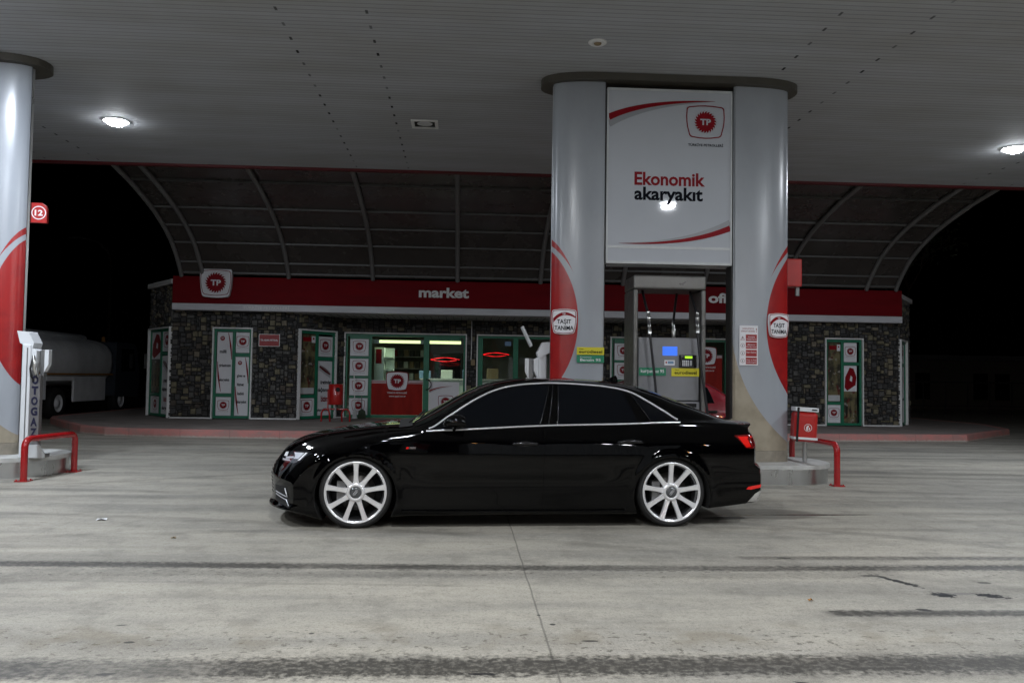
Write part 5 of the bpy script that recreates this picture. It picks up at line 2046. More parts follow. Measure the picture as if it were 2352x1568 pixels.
def wheel(parent, x, y, R, rr, sg, spokes=9, style='multi', rim='rim', width=0.235):
    """outer face at y; sg=-1 near side"""
    w_ = bpy.data.objects.new("wheel", None)
    col.objects.link(w_)
    w_.parent = parent
    w_.location = (x, y, R - 0.003)
    if sg > 0:
        w_.rotation_euler = (0, 0, math.pi)
    mb = MB()
    wd = width
    prof_ = [(rr - 0.004, 0.012), (rr + 0.006, 0.004), (rr + 0.022, 0.0), (R - 0.018, 0.006), (R - 0.006, 0.018), (R, 0.034), (R, wd - 0.03), (R - 0.012, wd - 0.008), (rr, wd)]
    mb.lathe(prof_, 'tyre', 72)
    for k in range(3):
        yy = 0.06 + 0.055 * k
        mb.lathe([(R + 0.0005, yy), (R + 0.0005, yy + 0.008)], 'black', 72)
    mb.build("tyre", w_)
    mb = MB()
    if style == 'multi':
        mb.lathe([(rr, 0.014), (rr + 0.002, 0.003), (rr - 0.004, -0.002), (rr - 0.012, 0.0), (rr - 0.016, 0.010), (rr - 0.020, 0.012)], rim, 72)
        mb.lathe([(rr - 0.020, 0.012), (rr - 0.024, 0.030), (rr - 0.034, 0.034), (rr - 0.036, 0.055), (rr - 0.046, 0.075), (rr - 0.05, 0.12), (rr - 0.035, 0.20)], 'rimdark', 72)
        for k in range(spokes):
            a = math.pi / 2 + 2 * math.pi * k / spokes
            ca, sa = math.cos(a), math.sin(a)
            secs = [(0.050, 0.034, 0.026), (0.072, 0.029, 0.024), (0.10, 0.0225, 0.021), (0.14, 0.0205, 0.016), (0.18, 0.021, 0.011), (0.215, 0.0225, 0.007), (rr - 0.030, 0.0250, 0.004), (rr - 0.013, 0.031, 0.002)]
            vs = []
            for (q, hw, yy) in secs:
                for (lx, ly) in ((-hw, yy + 0.022), (-hw, yy + 0.009), (-hw + 0.0045, yy), (hw - 0.0045, yy), (hw, yy + 0.009), (hw, yy + 0.022), (hw * 0.8, yy + 0.045), (-hw * 0.8, yy + 0.045)):
                    vs.append((q * ca - lx * sa, ly, q * sa + lx * ca))
            n_ = 8
            fs = [(i * n_ + j, i * n_ + (j + 1) % n_, (i + 1) * n_ + (j + 1) % n_, (i + 1) * n_ + j) for i in range(len(secs) - 1) for j in range(n_)]
            mb.add(vs, fs, rim)
        mb.lathe([(0.001, 0.03), (0.052, 0.03), (0.052, 0.008), (0.056, 0.005), (0.072, 0.007), (0.078, 0.012), (0.080, 0.03), (0.080, 0.09)], rim, 48)
        o = mb.build("rim", w_)
        mb = MB()
        for k in range(9):
            a = 2 * math.pi * (k + 0.5) / 9
            mb.ell((0.064 * math.cos(a), 0.006, 0.064 * math.sin(a)), (0.0035, 0.003, 0.0035), 'chrome', 8, 5)
        mb.build("rim_bolts", w_)
        mb = MB()
        mb.lathe([(0.001, -0.004), (0.025, -0.003), (0.042, 0.002), (0.051, 0.012)], 'hubcap', 36)
        for k in (-1.5, -0.5, 0.5, 1.5):
            cx, cz = k * 0.0125 * 0.6, k * 0.0125 * 0.8
            mb.ring(circle(cx, cz, 0.0105, 20), circle(cx, cz, 0.0085, 20), -0.0055, 'lampgrey')
        mb.build("hub_cap", w_)
    else:
        mb.lathe([(rr, 0.014), (rr - 0.01, 0.004), (rr - 0.03, 0.012), (rr - 0.06, 0.02), (0.06, 0.012), (0.001, 0.008)], rim, 40)
        mb.build("rim", w_)
    mb = MB()
    mb.lathe([(0.03, 0.10), (0.165, 0.10), (0.165, 0.125), (0.03, 0.125)], 'disc', 48)
    mb.box(-0.165, -0.09, 0.07, 0.15, -0.09, 0.09, 'steeldark')
    mb.lathe([(0.001, 0.15), (rr - 0.03, 0.16), (rr - 0.03, 0.21)], 'black', 40)
    mb.build("brake_disc", w_)
    return w_


def windows_for(r, bvh, S, near_only=False):
    belt, rail_ = pchip(S['zbelt']), pchip(S['zrail'])
    for sg in (-1, 1):
        for (name, m, (left, right), inset) in S['glass']:
            n_ = 16
            (lb, lt), (rb, rt) = left, right          # bottom / top station of each edge
            bot = [(lb + (rb - lb) * k / n_) for k in range(n_ + 1)]
            topx = [(rt + (lt - rt) * k / n_) for k in range(n_ + 1)]
            poly = [(x, float(belt(x)) + inset) for x in bot] + [(x, float(rail_(x)) - inset * 1.25) for x in topx]
            q = [poly[0]]
            for p in poly[1:]:
                if (p[0] - q[-1][0])**2 + (p[1] - q[-1][1])**2 > 1e-6:
                    q.append(p)
            mb = MB()
            patch(mb, bvh, q, sg, 0.0035, m, 0.035, 0.004)
            mb.build(name, r)


# ---- the black sedan
SED = dict(
    s0=-0.872, s1=3.865, wf=0.12, wr=3.05, rf=0.34, rr=0.225, fk=0.07, rk=0.115, axles=(0.0, 2.818), archr=0.352, archz=0.272, crease=0.765, smooth=3,
    ztop=[(-0.872, 0.425), (-0.855, 0.475), (-0.815, 0.555), (-0.775, 0.615), (-0.70, 0.680), (-0.60, 0.730), (-0.45, 0.775), (-0.2, 0.822), (0.06, 0.856), (0.28, 0.880), (0.46, 0.893),
          (0.52, 0.920), (0.714, 1.022), (0.943, 1.150), (1.117, 1.232), (1.352, 1.297), (1.567, 1.325), (1.868, 1.333), (2.166, 1.324), (2.408, 1.305), (2.65, 1.268), (2.809, 1.228), (3.017, 1.150), (3.202, 1.072),
          (3.387, 1.000), (3.47, 0.972), (3.56, 0.963), (3.72, 0.953), (3.82, 0.944), (3.865, 0.930)],
    zrail=[(-0.872, 0.415), (-0.80, 0.54), (-0.70, 0.635), (-0.55, 0.705), (-0.3, 0.770), (0, 0.812), (0.3, 0.846), (0.5, 0.856), (0.61, 0.860), (0.794, 0.966), (0.863, 1.010), (0.978, 1.084), (1.094, 1.148), (1.21, 1.200),
           (1.366, 1.243), (1.563, 1.268), (1.777, 1.277), (2.143, 1.262), (2.366, 1.235), (2.488, 1.203), (2.645, 1.122), (2.791, 1.032), (2.92, 0.956), (3.1, 0.955), (3.3, 0.955), (3.6, 0.945), (3.865, 0.915)],
    yrail=[(-0.872, 0.60), (-0.4, 0.66), (0.2, 0.72), (0.5, 0.80), (0.62, 0.83), (0.8, 0.775), (1.0, 0.72), (1.37, 0.645), (1.8, 0.62), (2.2, 0.63), (2.5, 0.655), (2.7, 0.70), (2.92, 0.78), (3.1, 0.78), (3.4, 0.74), (3.865, 0.72)],
    zbelt=[(-0.872, 0.395), (-0.80, 0.48), (-0.70, 0.565), (-0.55, 0.64), (-0.3, 0.715), (0, 0.765), (0.3, 0.810), (0.606, 0.845), (0.947, 0.863), (1.685, 0.902), (2.445, 0.924), (2.883, 0.940), (3.1, 0.935), (3.4, 0.925), (3.7, 0.905), (3.865, 0.88)],
    zbot=[(-0.872, 0.15), (-0.7, 0.115), (-0.5, 0.075), (-0.36, 0.06), (0.36, 0.10), (0.5, 0.108), (2.45, 0.112), (2.6, 0.13), (3.15, 0.165), (3.5, 0.185), (3.865, 0.215)],
    wmax=[(-0.872, 0.90), (-0.5, 0.915), (0, 0.925), (1.4, 0.925), (2.8, 0.93), (3.3, 0.925), (3.865, 0.90)],
    sideprof=[(0.05, 0.955), (0.12, 0.975), (0.17, 0.990), (0.22, 0.985), (0.45, 0.996), (0.62, 1.0), (0.70, 0.998), (0.765, 0.990), (0.80, 0.978), (0.87, 0.958), (0.95, 0.935)],
    nose=[(0.10, -0.02), (0.16, -0.02), (0.20, 0.006), (0.27, 0.012), (0.38, 0.002), (0.45, 0.0), (0.6, 0.01)],
    tailp=[(0.16, -0.07), (0.20, -0.02), (0.26, 0.045), (0.34, 0.065), (0.44, 0.065), (0.52, 0.05), (0.565, 0.0), (0.7, 0.0), (0.80, -0.03), (0.89, -0.085), (0.915, -0.06), (0.935, -0.045)],
    glass=[("front_window", 'tint', ((0.655, 0.655), (1.612, 1.725)), 0.011), ("rear_window", 'tint', ((1.775, 1.812), (2.508, 2.405)), 0.011),
           ("quarter_window", 'tint', ((2.632, 2.487), (2.865, 2.865)), 0.014)],
)
ang = math.radians(3.35)
sedan = empty("black_sedan", (-0.921 + 0.90 * -math.sin(ang) * -0 - math.sin(ang) * 0.905, 7.533 + math.cos(ang) * 0.905 - 0.07, 0), ang,
              label="glossy black lowered sedan on big silver wheels parked side-on in the middle", cat="car")
body, bvh = loft_body(SED, M['paint'])
body.parent = sedan
windows_for(sedan, bvh, SED)

belt_f, rail_f = pchip(SED['zbelt']), pchip(SED['zrail'])
fd = [(0.560, 0.838), (0.548, 0.70), (0.546, 0.55), (0.560, 0.40), (0.585, 0.215)] + [(x, 0.205) for x in (0.8, 1.1, 1.4)] + [(1.612, 0.205), (1.627, 0.30), (1.630, 0.50), (1.640, 0.73), (1.660, 0.886)] + \
     [(x, float(belt_f(x)) - 0.013) for x in (1.5, 1.3, 1.1, 0.9, 0.7)]
rd = [(1.672, 0.888), (1.652, 0.73), (1.642, 0.50), (1.639, 0.30), (1.630, 0.205), (1.9, 0.205), (2.1, 0.207), (2.30, 0.21), (2.355, 0.36), (2.40, 0.44), (2.465, 0.53), (2.54, 0.63), (2.60, 0.72), (2.64, 0.80), (2.668, 0.90)] + \
     [(x, float(belt_f(x)) - 0.013) for x in (2.5, 2.3, 2.1, 1.9, 1.75)]
for sg in (-1, 1):
    for nm, poly, hx in (("front_door", fd, 1.475), ("rear_door", rd, 2.425)):
        mb = MB()
        patch(mb, bvh, poly, sg, 0.0055, 'paint', 0.030, 0.014)
        dr = mb.build(nm, sedan)
        mb = MB()
        z = 0.738 if hx < 2 else 0.760
        q = [project(bvh, hx + dx_, z + dz_, sg, of)[0] for dx_, dz_, of in ((-0.112, -0.004, 0.0), (-0.100, 0, 0.022), (-0.06, 0.004, 0.038), (0, 0.006, 0.042), (0.06, 0.004, 0.038), (0.100, 0, 0.022), (0.112, -0.003, 0.0))]
        mb.tube(q, [0.010, 0.014, 0.016, 0.016, 0.016, 0.015, 0.011], 'gloss', 12)
        q0 = project(bvh, hx, z, sg, 0.002)[0]
        mb.ell((q0.x, q0.y, q0.z - 0.002), (0.075, 0.006, 0.030), 'gloss', 20, 8)
        mb.build("door_handle", dr)
    # chrome surround of the side glass
    mb = MB()
    low = [(x, float(belt_f(x)) - 0.001) for x in np.linspace(0.60, 2.905, 60)]
    upl = [(x, float(rail_f(x)) + 0.001) for x in np.linspace(0.625, 2.90, 90)]
    strip(mb, bvh, low, sg, 0.0085, 'satin', 0.002, 8)
    strip(mb, bvh, upl, sg, 0.0095, 'satin', 0.002, 8)
    mb.build("chrome_window_trim", sedan)
    # gloss pillars: thin bright edges
    for a, c in (((1.612, 0.905), (1.727, 1.262)), ((1.690, 0.907), (1.763, 1.266)), ((1.772, 0.912), (1.812, 1.264)), ((2.632, 0.945), (2.487, 1.19))):
        mb = MB()
        strip(mb, bvh, [a, c], sg, 0.0035, 'gloss', 0.003, 6)
        mb.build("pillar_edge", sedan)
    mb = MB()
    patch(mb, bvh, [(1.618, 0.917), (1.768, 0.921), (1.806, 1.255), (1.732, 1.253)], sg, 0.002, 'paint', 0.03, 0.003)
    mb.build("pillar_cover", sedan)
    # sill blade
    mb = MB()
    strip(mb, bvh, [(0.40, 0.155), (1.0, 0.150), (2.0, 0.150), (2.38, 0.155)], sg, 0.013, 'paint', 0.004, 8)
    mb.build("sill_blade", sedan)
    # headlight
    hl = [(-0.700, 0.560), (-0.685, 0.602), (-0.640, 0.633), (-0.520, 0.648), (-0.405, 0.652), (-0.445, 0.612), (-0.495, 0.568), (-0.540, 0.550), (-0.62, 0.545), (-0.68, 0.548)]
    mb = MB()
    patch(mb, bvh, hl, sg, 0.0025, 'lampdark', 0.018, 0.004)
    h = mb.build("headlight", sedan)
    for nm, poly, m in (("light_guide", [(-0.665, 0.590), (-0.655, 0.622), (-0.625, 0.628), (-0.632, 0.592)], 'lampwhite'),
                        ("light_guide", [(-0.640, 0.588), (-0.560, 0.600), (-0.555, 0.588), (-0.640, 0.572)], 'lampgrey'),
                        ("light_guide", [(-0.445, 0.640), (-0.428, 0.642), (-0.490, 0.578), (-0.512, 0.572)], 'lampwhite'),
                        ("reflector_bowl", [(-0.56, 0.632), (-0.458, 0.638), (-0.510, 0.586), (-0.555, 0.582), (-0.545, 0.605)], 'lampgrey'),
                        ("reflector_bowl", [(-0.672, 0.570), (-0.60, 0.572), (-0.58, 0.560), (-0.672, 0.556)], 'lampgrey')):
        mb = MB()
        patch(mb, bvh, poly, sg, 0.0045, m, 0.012, 0.002)
        mb.build(nm, h)
    # tail light
    tl = [(3.405, 0.826), (3.50, 0.832), (3.64, 0.838), (3.655, 0.78), (3.648, 0.716), (3.560, 0.708), (3.515, 0.713), (3.475, 0.760), (3.440, 0.795)]
    mb = MB()
    patch(mb, bvh, tl, sg, 0.0035, 'taildark', 0.02, 0.004)
    h = mb.build("tail_light", sedan)
    mb = MB()
    patch(mb, bvh, [(3.440, 0.815), (3.545, 0.818), (3.535, 0.795), (3.565, 0.725), (3.520, 0.718), (3.482, 0.762)], sg, 0.0050, 'tail', 0.016, 0.002)
    patch(mb, bvh, [(3.56, 0.820), (3.64, 0.826), (3.64, 0.812), (3.56, 0.806)], sg, 0.0050, 'tail', 0.016, 0.002)
    mb.build("red_light_guide", h)
    # rear reflector
    mb = MB()
    patch(mb, bvh, [(3.520, 0.340), (3.540, 0.362), (3.672, 0.384), (3.672, 0.358), (3.56, 0.336)], sg, 0.004, 'tail', 0.016, 0.003)
    mb.build("rear_reflector", sedan)
    # exhaust trim and diffuser edge
    mb = MB()
    patch(mb, bvh, [(3.510, 0.195), (3.545, 0.235), (3.605, 0.300), (3.668, 0.335), (3.668, 0.29), (3.63, 0.235), (3.58, 0.195)], sg, 0.006, 'chrome', 0.02, 0.004)
    mb.build("exhaust_trim", sedan)
    # front intake: dark honeycomb field with bright blade edges
    mb = MB()
    patch(mb, bvh, [(-0.73, 0.345), (-0.60, 0.352), (-0.575, 0.265), (-0.73, 0.285)], sg, 0.002, 'black', 0.02, 0.003)
    patch(mb, bvh, [(-0.73, 0.255), (-0.585, 0.230), (-0.560, 0.175), (-0.72, 0.205)], sg, 0.002, 'black', 0.02, 0.003)
    h = mb.build("front_intake", sedan)
    mb = MB()
    strip(mb, bvh, [(-0.612, 0.335), (-0.585, 0.262), (-0.715, 0.286)], sg, 0.0045, 'lampgrey', 0.006, 6, 0.02)
    strip(mb, bvh, [(-0.712, 0.262), (-0.592, 0.235), (-0.566, 0.188)], sg, 0.0045, 'lampgrey', 0.006, 6, 0.02)
    mb.build("intake_blade", h)
    # side marker and fender badge
    mb = MB()
    patch(mb, bvh, [(0.425, 0.692), (0.432, 0.709), (0.452, 0.709), (0.447, 0.692)], sg, 0.004, 'tail', 0.01, 0.003)
    patch(mb, bvh, [(0.452, 0.692), (0.457, 0.709), (0.515, 0.709), (0.510, 0.692)], sg, 0.004, 'chrome', 0.01, 0.003)
    mb.build("fender_badge", sedan)
    # door mirror
    yb = sg * 0.985
    m_ = MB()
    vs, nn_ = [], 18
    secs = [(0.745, 0.905, 0.006, 0.010), (0.755, 0.915, 0.050, 0.030), (0.785, 0.925, 0.085, 0.052), (0.830, 0.930, 0.100, 0.066), (0.885, 0.928, 0.102, 0.068), (0.925, 0.924, 0.098, 0.060), (0.935, 0.922, 0.090, 0.052)]
    for (x, z, hy, hz) in secs:
        for k in range(nn_):
            a = 2 * math.pi * k / nn_
            c_, s_ = math.cos(a), math.sin(a)
            vs.append((x, yb + hy * math.copysign(abs(c_)**0.75, c_), z + (hz if s_ > 0 else hz * 0.62) * math.copysign(abs(s_)**0.8, s_)))
    fs = [(i * nn_ + j, i * nn_ + (j + 1) % nn_, (i + 1) * nn_ + (j + 1) % nn_, (i + 1) * nn_ + j) for i in range(len(secs) - 1) for j in range(nn_)]
    m_.add(vs, fs, 'paint', True)
    m_.add(vs, [tuple(range(nn_))], 'paint')
    h = m_.build("door_mirror", sedan)
    m_ = MB()
    m_.add(vs[-nn_:], [tuple(range(nn_))], 'chrome')
    m_.build("mirror_glass", h)
    m_ = MB()
    m_.tube([(0.84, sg * 0.86, 0.862), (0.845, sg * 0.92, 0.872), (0.85, sg * 0.97, 0.893)], [0.022, 0.018, 0.02], 'gloss', 10)
    m_.build("mirror_arm", h)

# windscreen and rear window, draped over the body from above
def top_patch(mb, s_edge, y_edge, m, off=0.004):
    """rectangle-like patch: list of (s, half width)"""
    n_ = 16
    vs = []
    for (s, hw) in s_edge:
        for k in range(n_ + 1):
            y = hw * (2 * k / n_ - 1)
            h_ = bvh.ray_cast(Vector((s, y, 3)), Vector((0, 0, -1)))
            n1 = h_[1] if h_[1].z > 0 else -h_[1]
            vs.append(h_[0] + n1 * off)
    r_ = len(s_edge)
    mb.add(vs, [(i * (n_ + 1) + k, (i + 1) * (n_ + 1) + k, (i + 1) * (n_ + 1) + k + 1, i * (n_ + 1) + k + 1) for i in range(r_ - 1) for k in range(n_)], m, True)


mb = MB()
top_patch(mb, [(0.50 + 0.06 * k, 0.76 - 0.013 * k) for k in range(13)], None, 'screen')
mb.build("windscreen", sedan)
mb = MB()
top_patch(mb, [(2.62 + 0.06 * k, 0.56 + 0.006 * k) for k in range(13)], None, 'tint')
mb.build("rear_screen", sedan)
mb = MB()
top_patch(mb, [(0.36 + 0.02 * k, 0.70) for k in range(7)], None, 'black', 0.003)
mb.build("scuttle_panel", sedan)
mb = MB()
mb.tube([(0.45, -0.55, 0.905), (0.55, -0.1, 0.955), (0.60, 0.25, 0.985)], 0.008, 'black', 6)
mb.build("wiper", sedan)
mb = MB()
vs = []
for (x, z, hy) in ((2.36, 1.300, 0.026), (2.42, 1.322, 0.022), (2.48, 1.352, 0.014), (2.51, 1.362, 0.006), (2.525, 1.335, 0.010), (2.53, 1.288, 0.016)):
    vs += [(x, -hy, 1.27), (x, 0, z), (x, hy, 1.27)]
mb.add(vs, [(i * 3 + j, i * 3 + j + 1, (i + 1) * 3 + j + 1, (i + 1) * 3 + j) for i in range(5) for j in range(2)], 'paint', True)
mb.build("roof_antenna", sedan)
# grille and plates on the ends
mb = MB()
for k in range(9):
    z = 0.26 + k * 0.032
    pts = [bvh.ray_cast(Vector((-2, y, z)), Vector((1, 0, 0)))[0] - Vector((0.0005, 0, 0)) for y in np.linspace(-0.42, 0.42, 15)]
    mb.tube(pts, 0.004, 'gloss', 6)
mb.build("grille", sedan)
mb = MB()
xe = bvh.ray_cast(Vector((6, 0.0, 0.72)), Vector((-1, 0, 0)))[0].x
mb.box(xe + 0.002, xe + 0.012, -0.26, 0.26, 0.66, 0.77, 'paper')
mb.build("rear_number_plate", sedan)
for x in (0.0, 2.818):
    for sg in (-1, 1):
        wheel(sedan, x, sg * 0.905, 0.315, 0.268, sg)

# ---- the crimson hatchback behind the pump island
HAT = dict(
    s0=-0.72, s1=3.12, wf=0.1, wr=2.55, rf=0.22, rr=0.16, axles=(0.0, 2.42), archr=0.32, archz=0.29, crease=0.80, smooth=4,
    ztop=[(-0.72, 0.50), (-0.66, 0.70), (-0.5, 0.80), (0.3, 0.93), (0.4, 0.96), (0.95, 1.30), (1.2, 1.37), (1.8, 1.385), (2.15, 1.36), (2.45, 1.24), (2.75, 1.06), (2.95, 0.98), (3.12, 0.94)],
    zrail=[(-0.72, 0.48), (-0.5, 0.76), (0.3, 0.88), (0.45, 0.90), (0.95, 1.24), (1.2, 1.30), (1.8, 1.315), (2.10, 1.29), (2.40, 1.13), (2.62, 0.98), (2.8, 0.965), (3.12, 0.92)],
    yrail=[(-0.72, 0.60), (0.4, 0.74), (1.0, 0.60), (1.8, 0.58), (2.3, 0.62), (2.62, 0.70), (3.12, 0.66)],
    zbelt=[(-0.72, 0.46), (-0.5, 0.70), (0.3, 0.84), (0.5, 0.88), (1.8, 0.905), (2.62, 0.93), (3.12, 0.88)],
    zbot=[(-0.72, 0.25), (-0.3, 0.20), (2.6, 0.2), (3.12, 0.28)],
    wmax=[(-0.72, 0.78), (0, 0.82), (2.4, 0.82), (3.12, 0.78)],
    sideprof=[(0.1, 0.94), (0.3, 0.985), (0.6, 1.0), (0.8, 0.985), (0.95, 0.93)],
    nose=[(0.2, 0.02), (0.45, -0.03), (0.6, 0.0)],
    tailp=[(0.2, -0.03), (0.45, 0.04), (0.6, 0.03), (0.9, -0.03)],
    glass=[("front_window", 'tint', ((0.58, 0.58), (1.35, 1.40)), 0.022), ("rear_window", 'tint', ((1.46, 1.48), (2.34, 2.26)), 0.022)],
)
hat = empty("crimson_hatchback", (1.84, 14.75, 0), 0.02, label="crimson hatchback parked beyond the fuel dispenser, only its rear quarter showing", cat="car")
hb, bvh2 = loft_body(HAT, M['redpaint'])
hb.parent = hat
windows_for(hat, bvh2, HAT)
for sg in (-1, 1):
    for nm, poly, hx in (("front_door", [(0.50, 0.84), (0.50, 0.30), (1.40, 0.28), (1.42, 0.88)], 1.28), ("rear_door", [(1.43, 0.88), (1.41, 0.28), (2.02, 0.30), (2.16, 0.55), (2.38, 0.75), (2.45, 0.90)], 2.28)):
        mb = MB()
        patch(mb, bvh2, poly, sg, 0.004, 'redpaint', 0.05, 0.010)
        dr = mb.build(nm, hat)
        mb = MB()
        q0 = project(bvh2, hx, 0.80, sg, 0.012)[0]
        mb.box(q0.x - 0.09, q0.x + 0.09, q0.y - 0.02, q0.y + 0.02, q0.z - 0.022, q0.z + 0.022, 'black')
        mb.build("door_handle", dr, bevel=0.01)
    mb = MB()
    patch(mb, bvh2, [(2.80, 0.86), (2.98, 0.86), (3.0, 0.66), (2.84, 0.66)], sg, 0.004, 'tail', 0.04, 0.004)
    mb.build("tail_light", hat)
    mb = MB()
    patch(mb, bvh2, [(-0.52, 0.70), (-0.30, 0.74), (-0.32, 0.60), (-0.52, 0.58)], sg, 0.004, 'lampgrey', 0.04, 0.004)
    mb.build("headlight", hat)
for x in (0.0, 2.42):
    for sg in (-1, 1):
        wheel(hat, x, sg * 0.80, 0.29, 0.19, sg, style='plain', rim='steeldark', width=0.18)

# ================================================================== DARK BACKGROUND
# tanker lorry, seen from its rear quarter in the dark; local y forward
tr = empty("tanker_lorry", (-11.2, 24.3, 0), math.radians(-2), label="small grey tanker lorry with orange stripe parked in the dark at the left", cat="lorry")


def lathey(mb, prof_, ys, m, cx=-1.05, n=28, p_=0.75):
    vs = []
    for (hw, zc, hz), y in zip(prof_, ys):
        for k in range(n):
            a = 2 * math.pi * k / n
            c_, s_ = math.cos(a), math.sin(a)
            vs.append((cx + hw * math.copysign(abs(c_)**p_, c_), y, zc + hz * math.copysign(abs(s_)**p_, s_)))
    k = len(ys)
    mb.add(vs, [(i * n + j, i * n + (j + 1) % n, (i + 1) * n + (j + 1) % n, (i + 1) * n + j) for i in range(k - 1) for j in range(n)], m, True)
    mb.add(vs, [tuple(range(n)), tuple(range((k - 1) * n, k * n))], m)


mb = MB()
lathey(mb, [(0.9, 1.62, 0.60), (1.05, 1.62, 0.70), (1.07, 1.62, 0.72), (1.07, 1.62, 0.72), (1.05, 1.62, 0.70), (0.9, 1.62, 0.6)], [-2.3, -2.2, -2.0, 3.05, 3.2, 3.28], 'tank')
mb.build("tank", tr)
mb = MB()
lathey(mb, [(0.5, 2.30, 0.12), (0.6, 2.32, 0.16), (0.6, 2.32, 0.16), (0.5, 2.30, 0.12)], [-2.0, -1.8, 2.4, 2.6], 'offwhite')
mb.build("tank_walkway", tr)
mb = MB()
mb.box(0.012, 0.030, -2.2, 3.2, 1.22, 1.27, 'orange')
mb.build("side_stripe", tr)
mb = MB()
for (a, b_, c, d_) in ((-2.3, -0.75, 0.55, 1.18), (0.75, 2.75, 0.45, 1.18), (-0.75, 0.75, 1.05, 1.18)):
    mb.box(-0.06, 0.005, a, b_, c, d_, 'tank')
    mb.box(-2.1, -2.04, a, b_, c, d_, 'tank')
mb.box(-2.05, -0.05, -2.3, -2.2, 0.55, 1.5, 'tank')
mb.build("side_skirt", tr, bevel=0.02)
mb = MB()
mb.box(-1.5, -0.6, -2.2, 4.9, 0.55, 0.80, 'black')
mb.build("chassis", tr)
mb = MB()
mb.T = Matrix(((0, 1, 0, 0), (1, 0, 0, 0), (0, 0, 1, 0), (0, 0, 0, 1)))
mb.prism([(3.45, 0.55), (5.25, 0.50), (5.30, 1.25), (5.05, 2.15), (4.85, 2.28), (3.50, 2.28)], -2.05, -0.02, 'cabblue')
mb.build("cab", tr, bevel=0.05, seg=3)
mb = MB()
mb.T = Matrix(((0, 1, 0, 0), (1, 0, 0, 0), (0, 0, 1, 0), (0, 0, 0, 1)))
mb.prism([(3.85, 1.35), (4.95, 1.35), (4.80, 2.08), (3.85, 2.08)], -0.019, -0.008, 'tint')
mb.build("cab_window", tr)
mb = MB()
mb.tube([(0, 4.9, 2.0), (0.22, 5.15, 1.98), (0.24, 5.2, 1.9)], 0.015, 'black', 6)
mb.box(0.18, 0.30, 5.15, 5.20, 1.45, 1.95, 'steeldark')
mb.build("cab_mirror", tr, bevel=0.02)
mb = MB()
mb.lathe([(0.001, 0.16), (0.05, 0.14), (0.06, 0.0)], 'orange', 14, 'z', (-0.5, 3.6, 2.29))
mb.build("beacon", tr)
for y in (0.0, 3.95):
    for sx in (1, -1):
        w_ = bpy.data.objects.new("wheel", None)
        col.objects.link(w_)
        w_.parent = tr
        w_.location = (-0.03 if sx > 0 else -2.05, y, 0.43)
        mb = MB()
        mb.lathe([(0.24, 0.0), (0.41, -0.01), (0.43, -0.04), (0.43, -0.24), (0.24, -0.26)], 'tyre', 36, 'x')
        mb.build("tyre", w_)
        mb = MB()
        mb.lathe([(0.24, -0.005), (0.22, -0.03), (0.12, -0.06), (0.11, -0.01), (0.001, 0.0)], 'tank', 28, 'x')
        mb.build("rim", w_)
        if sx < 0:
            w_.rotation_euler = (0, 0, math.pi)

# dark lamp post behind the lorry
r = empty("lamp_post", (-14.7, 36.0, 0), label="thin unlit lamp post rising in the dark behind the tanker lorry", cat="lamp post")
mb = MB()
mb.tube([(0, 0, 0), (0, 0, 3), (0, 0, 5.8), (-0.15, 0, 6.3), (-0.6, 0, 6.7), (-1.2, 0, 6.85)], [0.09, 0.075, 0.055, 0.05, 0.045, 0.04], 'black', 10)
mb.build("pole", r)
mb = MB()
mb.ell((-1.45, 0, 6.85), (0.35, 0.14, 0.07), 'black')
mb.build("lamp_head", r)

# railing fence and low house at the right
r = empty("railing_fence", (20.0, 36.0, 0), label="dark thin railing fence across the night background at the right", cat="fence")
for k in range(-6, 12):
    mb = MB()
    mb.tube([(k * 1.0, 0, 0), (k * 1.0, 0, 1.45)], 0.03, 'black', 6)
    mb.build("fence_post", r)
for z in (0.35, 1.38):
    mb = MB()
    mb.box(-6, 11, -0.015, 0.015, z, z + 0.05, 'black')
    mb.build("fence_rail", r)
r = empty("low_house", (30, 44, 0), label="low pale house with dark windows, hardly visible behind the railing at the right", cat="house")
mb = MB()
mb.box(-9, 7, 0, 6, 0, 2.6, 'bark')
mb.build("wall", r)
mb = MB()
mb.box(-9.4, 7.4, -0.4, 6.4, 2.603, 2.85, 'roofgrey')
mb.build("roof", r)
for x in (-7.5, -5.6, -2.4, -1.2, 2.5, 5):
    mb = MB()
    mb.box(x - 0.4, x + 0.4, -0.03, -0.004, 0.5, 1.9, 'tint')
    mb.build("window", r)
# bare dark tree
r = empty("dark_tree", (20.2, 38.0, 0), label="slender dark tree standing in the night behind the right end of the shop", cat="tree")
rnd = random.Random(5)
mb = MB()
limbs = []


def grow(p, d, L, rad, depth):
    q = p + d * L
    mid = (p + q) / 2 + Vector((rnd.uniform(-1, 1), rnd.uniform(-1, 1), 0)) * L * 0.05
    mb.tube([p, mid, q], [rad, rad * 0.85, rad * 0.7], 'bark', 6)
    if depth == 0:
        limbs.append(q)
        return
    for _ in range(3 if depth > 1 else 4):
        nd = (d + Vector((rnd.uniform(-0.8, 0.8), rnd.uniform(-0.8, 0.8), rnd.uniform(-0.1, 0.4)))).normalized()
        grow(q, nd, L * rnd.uniform(0.55, 0.75), rad * 0.6, depth - 1)


grow(Vector((0, 0, 0)), Vector((0.02, 0, 1)).normalized(), 3.6, 0.11, 4)
mb.build("trunk", r)
mb = MB()
for q in limbs:
    for _ in range(14):
        c = q + Vector([rnd.gauss(0, 0.30) for _ in range(3)])
        a, b_ = Vector([rnd.uniform(-1, 1) for _ in range(3)]).normalized() * 0.10, Vector([rnd.uniform(-1, 1) for _ in range(3)]).normalized() * 0.05
        mb.add([c - a, c - b_, c + a, c + b_], [(0, 1, 2, 3)], 'leaf')
mb.build("crown", r)

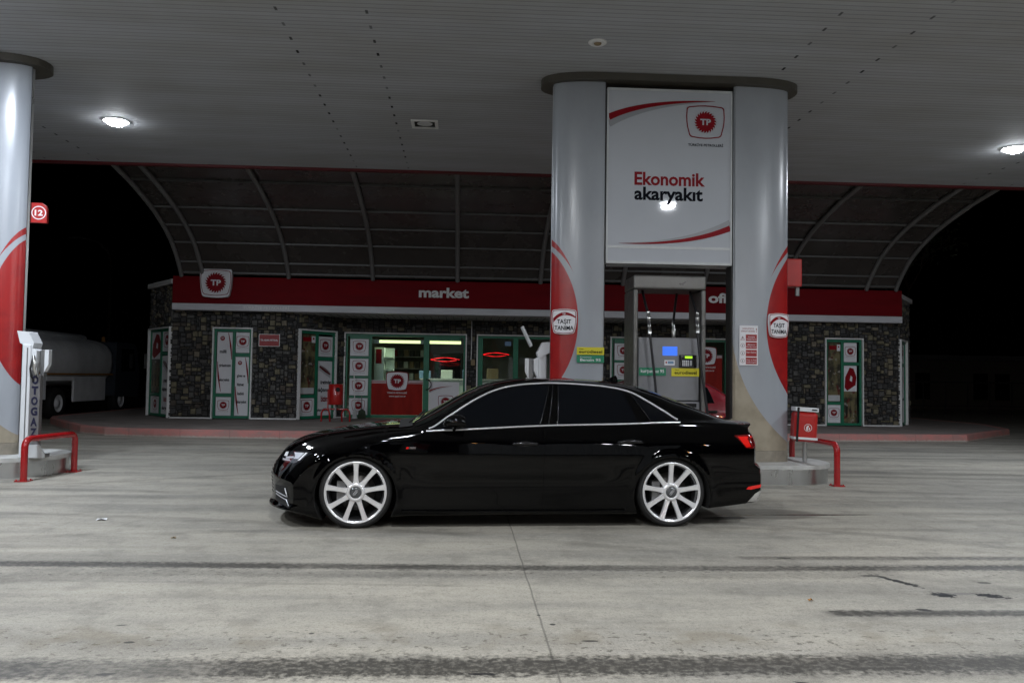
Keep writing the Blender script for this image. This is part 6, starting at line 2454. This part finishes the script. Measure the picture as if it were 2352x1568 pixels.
# ================================================================== ADDED BEHIND THE CAMERA (to give the car reflections)
pylon(PCX - 3.4, "rounded pylon added out of view behind the camera for the car to reflect", True, -9.2)
for i, (x, y, h, c, p) in enumerate(((-26, -46, 8.5, (1.0, 0.55, 0.2), 1), (-9, -52, 8.5, (1.0, 0.6, 0.25), 1), (8, -50, 8.5, (1.0, 0.55, 0.2), 1), (27, -47, 8.5, (1.0, 0.6, 0.25), 1))):  # street lamps added to put orange dots in the car paint
    r = empty("added_street_lamp", (x, y, 0), label="orange lit street lamp added out of view behind the camera for reflections in the car", cat="street lamp", group="street lamps added behind the camera for reflections in the car")
    mb = MB()
    mb.tube([(0, 0, 0), (0, 0, h - 1), (0, 0.3, h - 0.2), (0, 1.2, h)], [0.1, 0.07, 0.05, 0.04], 'steeldark', 8)
    mb.build("pole", r)
    mb = MB()
    mb.ell((0, 1.5, h - 0.06), (0.18, 0.35, 0.09), 'sodium')
    mb.build("lamp_head", r)
for i, (x, y, h) in enumerate(((-15, -30, 7), (-13.2, -30, 7), (2, -36, 9), (13, -33, 6.5), (14.2, -33, 6.5), (19, -28, 5.2), (-22, -24, 4.5))):  # flood lights added to put white dots in the car paint
    r = empty("added_flood_light", (x, y, 0), label="white flood light on a mast, added out of view behind the camera for reflections in the car", cat="flood light", group="white flood lights added behind the camera for reflections in the car")
    mb = MB()
    mb.tube([(0, 0, 0), (0, 0, h)], 0.06, 'steeldark', 8)
    mb.build("mast", r)
    mb = MB()
    mb.box(-0.22, 0.22, 0.06, 0.12, h - 0.2, h + 0.1, 'flood')
    mb.build("flood_lens", r)

# pale container added out of view so the doors mirror a light band
r = empty("added_container", (4.9, -7.2, 0), label="pale ribbed container added out of view behind the camera for the car doors to mirror", cat="container")
mb = MB()
mb.box(-3.0, 3.0, -2.4, 0, 0.15, 2.6, 'white')
for k in range(29):
    mb.box(-2.95 + k * 0.205, -2.85 + k * 0.205, 0.002, 0.04, 0.2, 2.55, 'white')
mb.build("container_shell", r)
mb = MB()
mb.box(-3.0, 3.0, -2.35, -0.05, 0.0, 0.148, 'steeldark')
mb.build("base_frame", r)
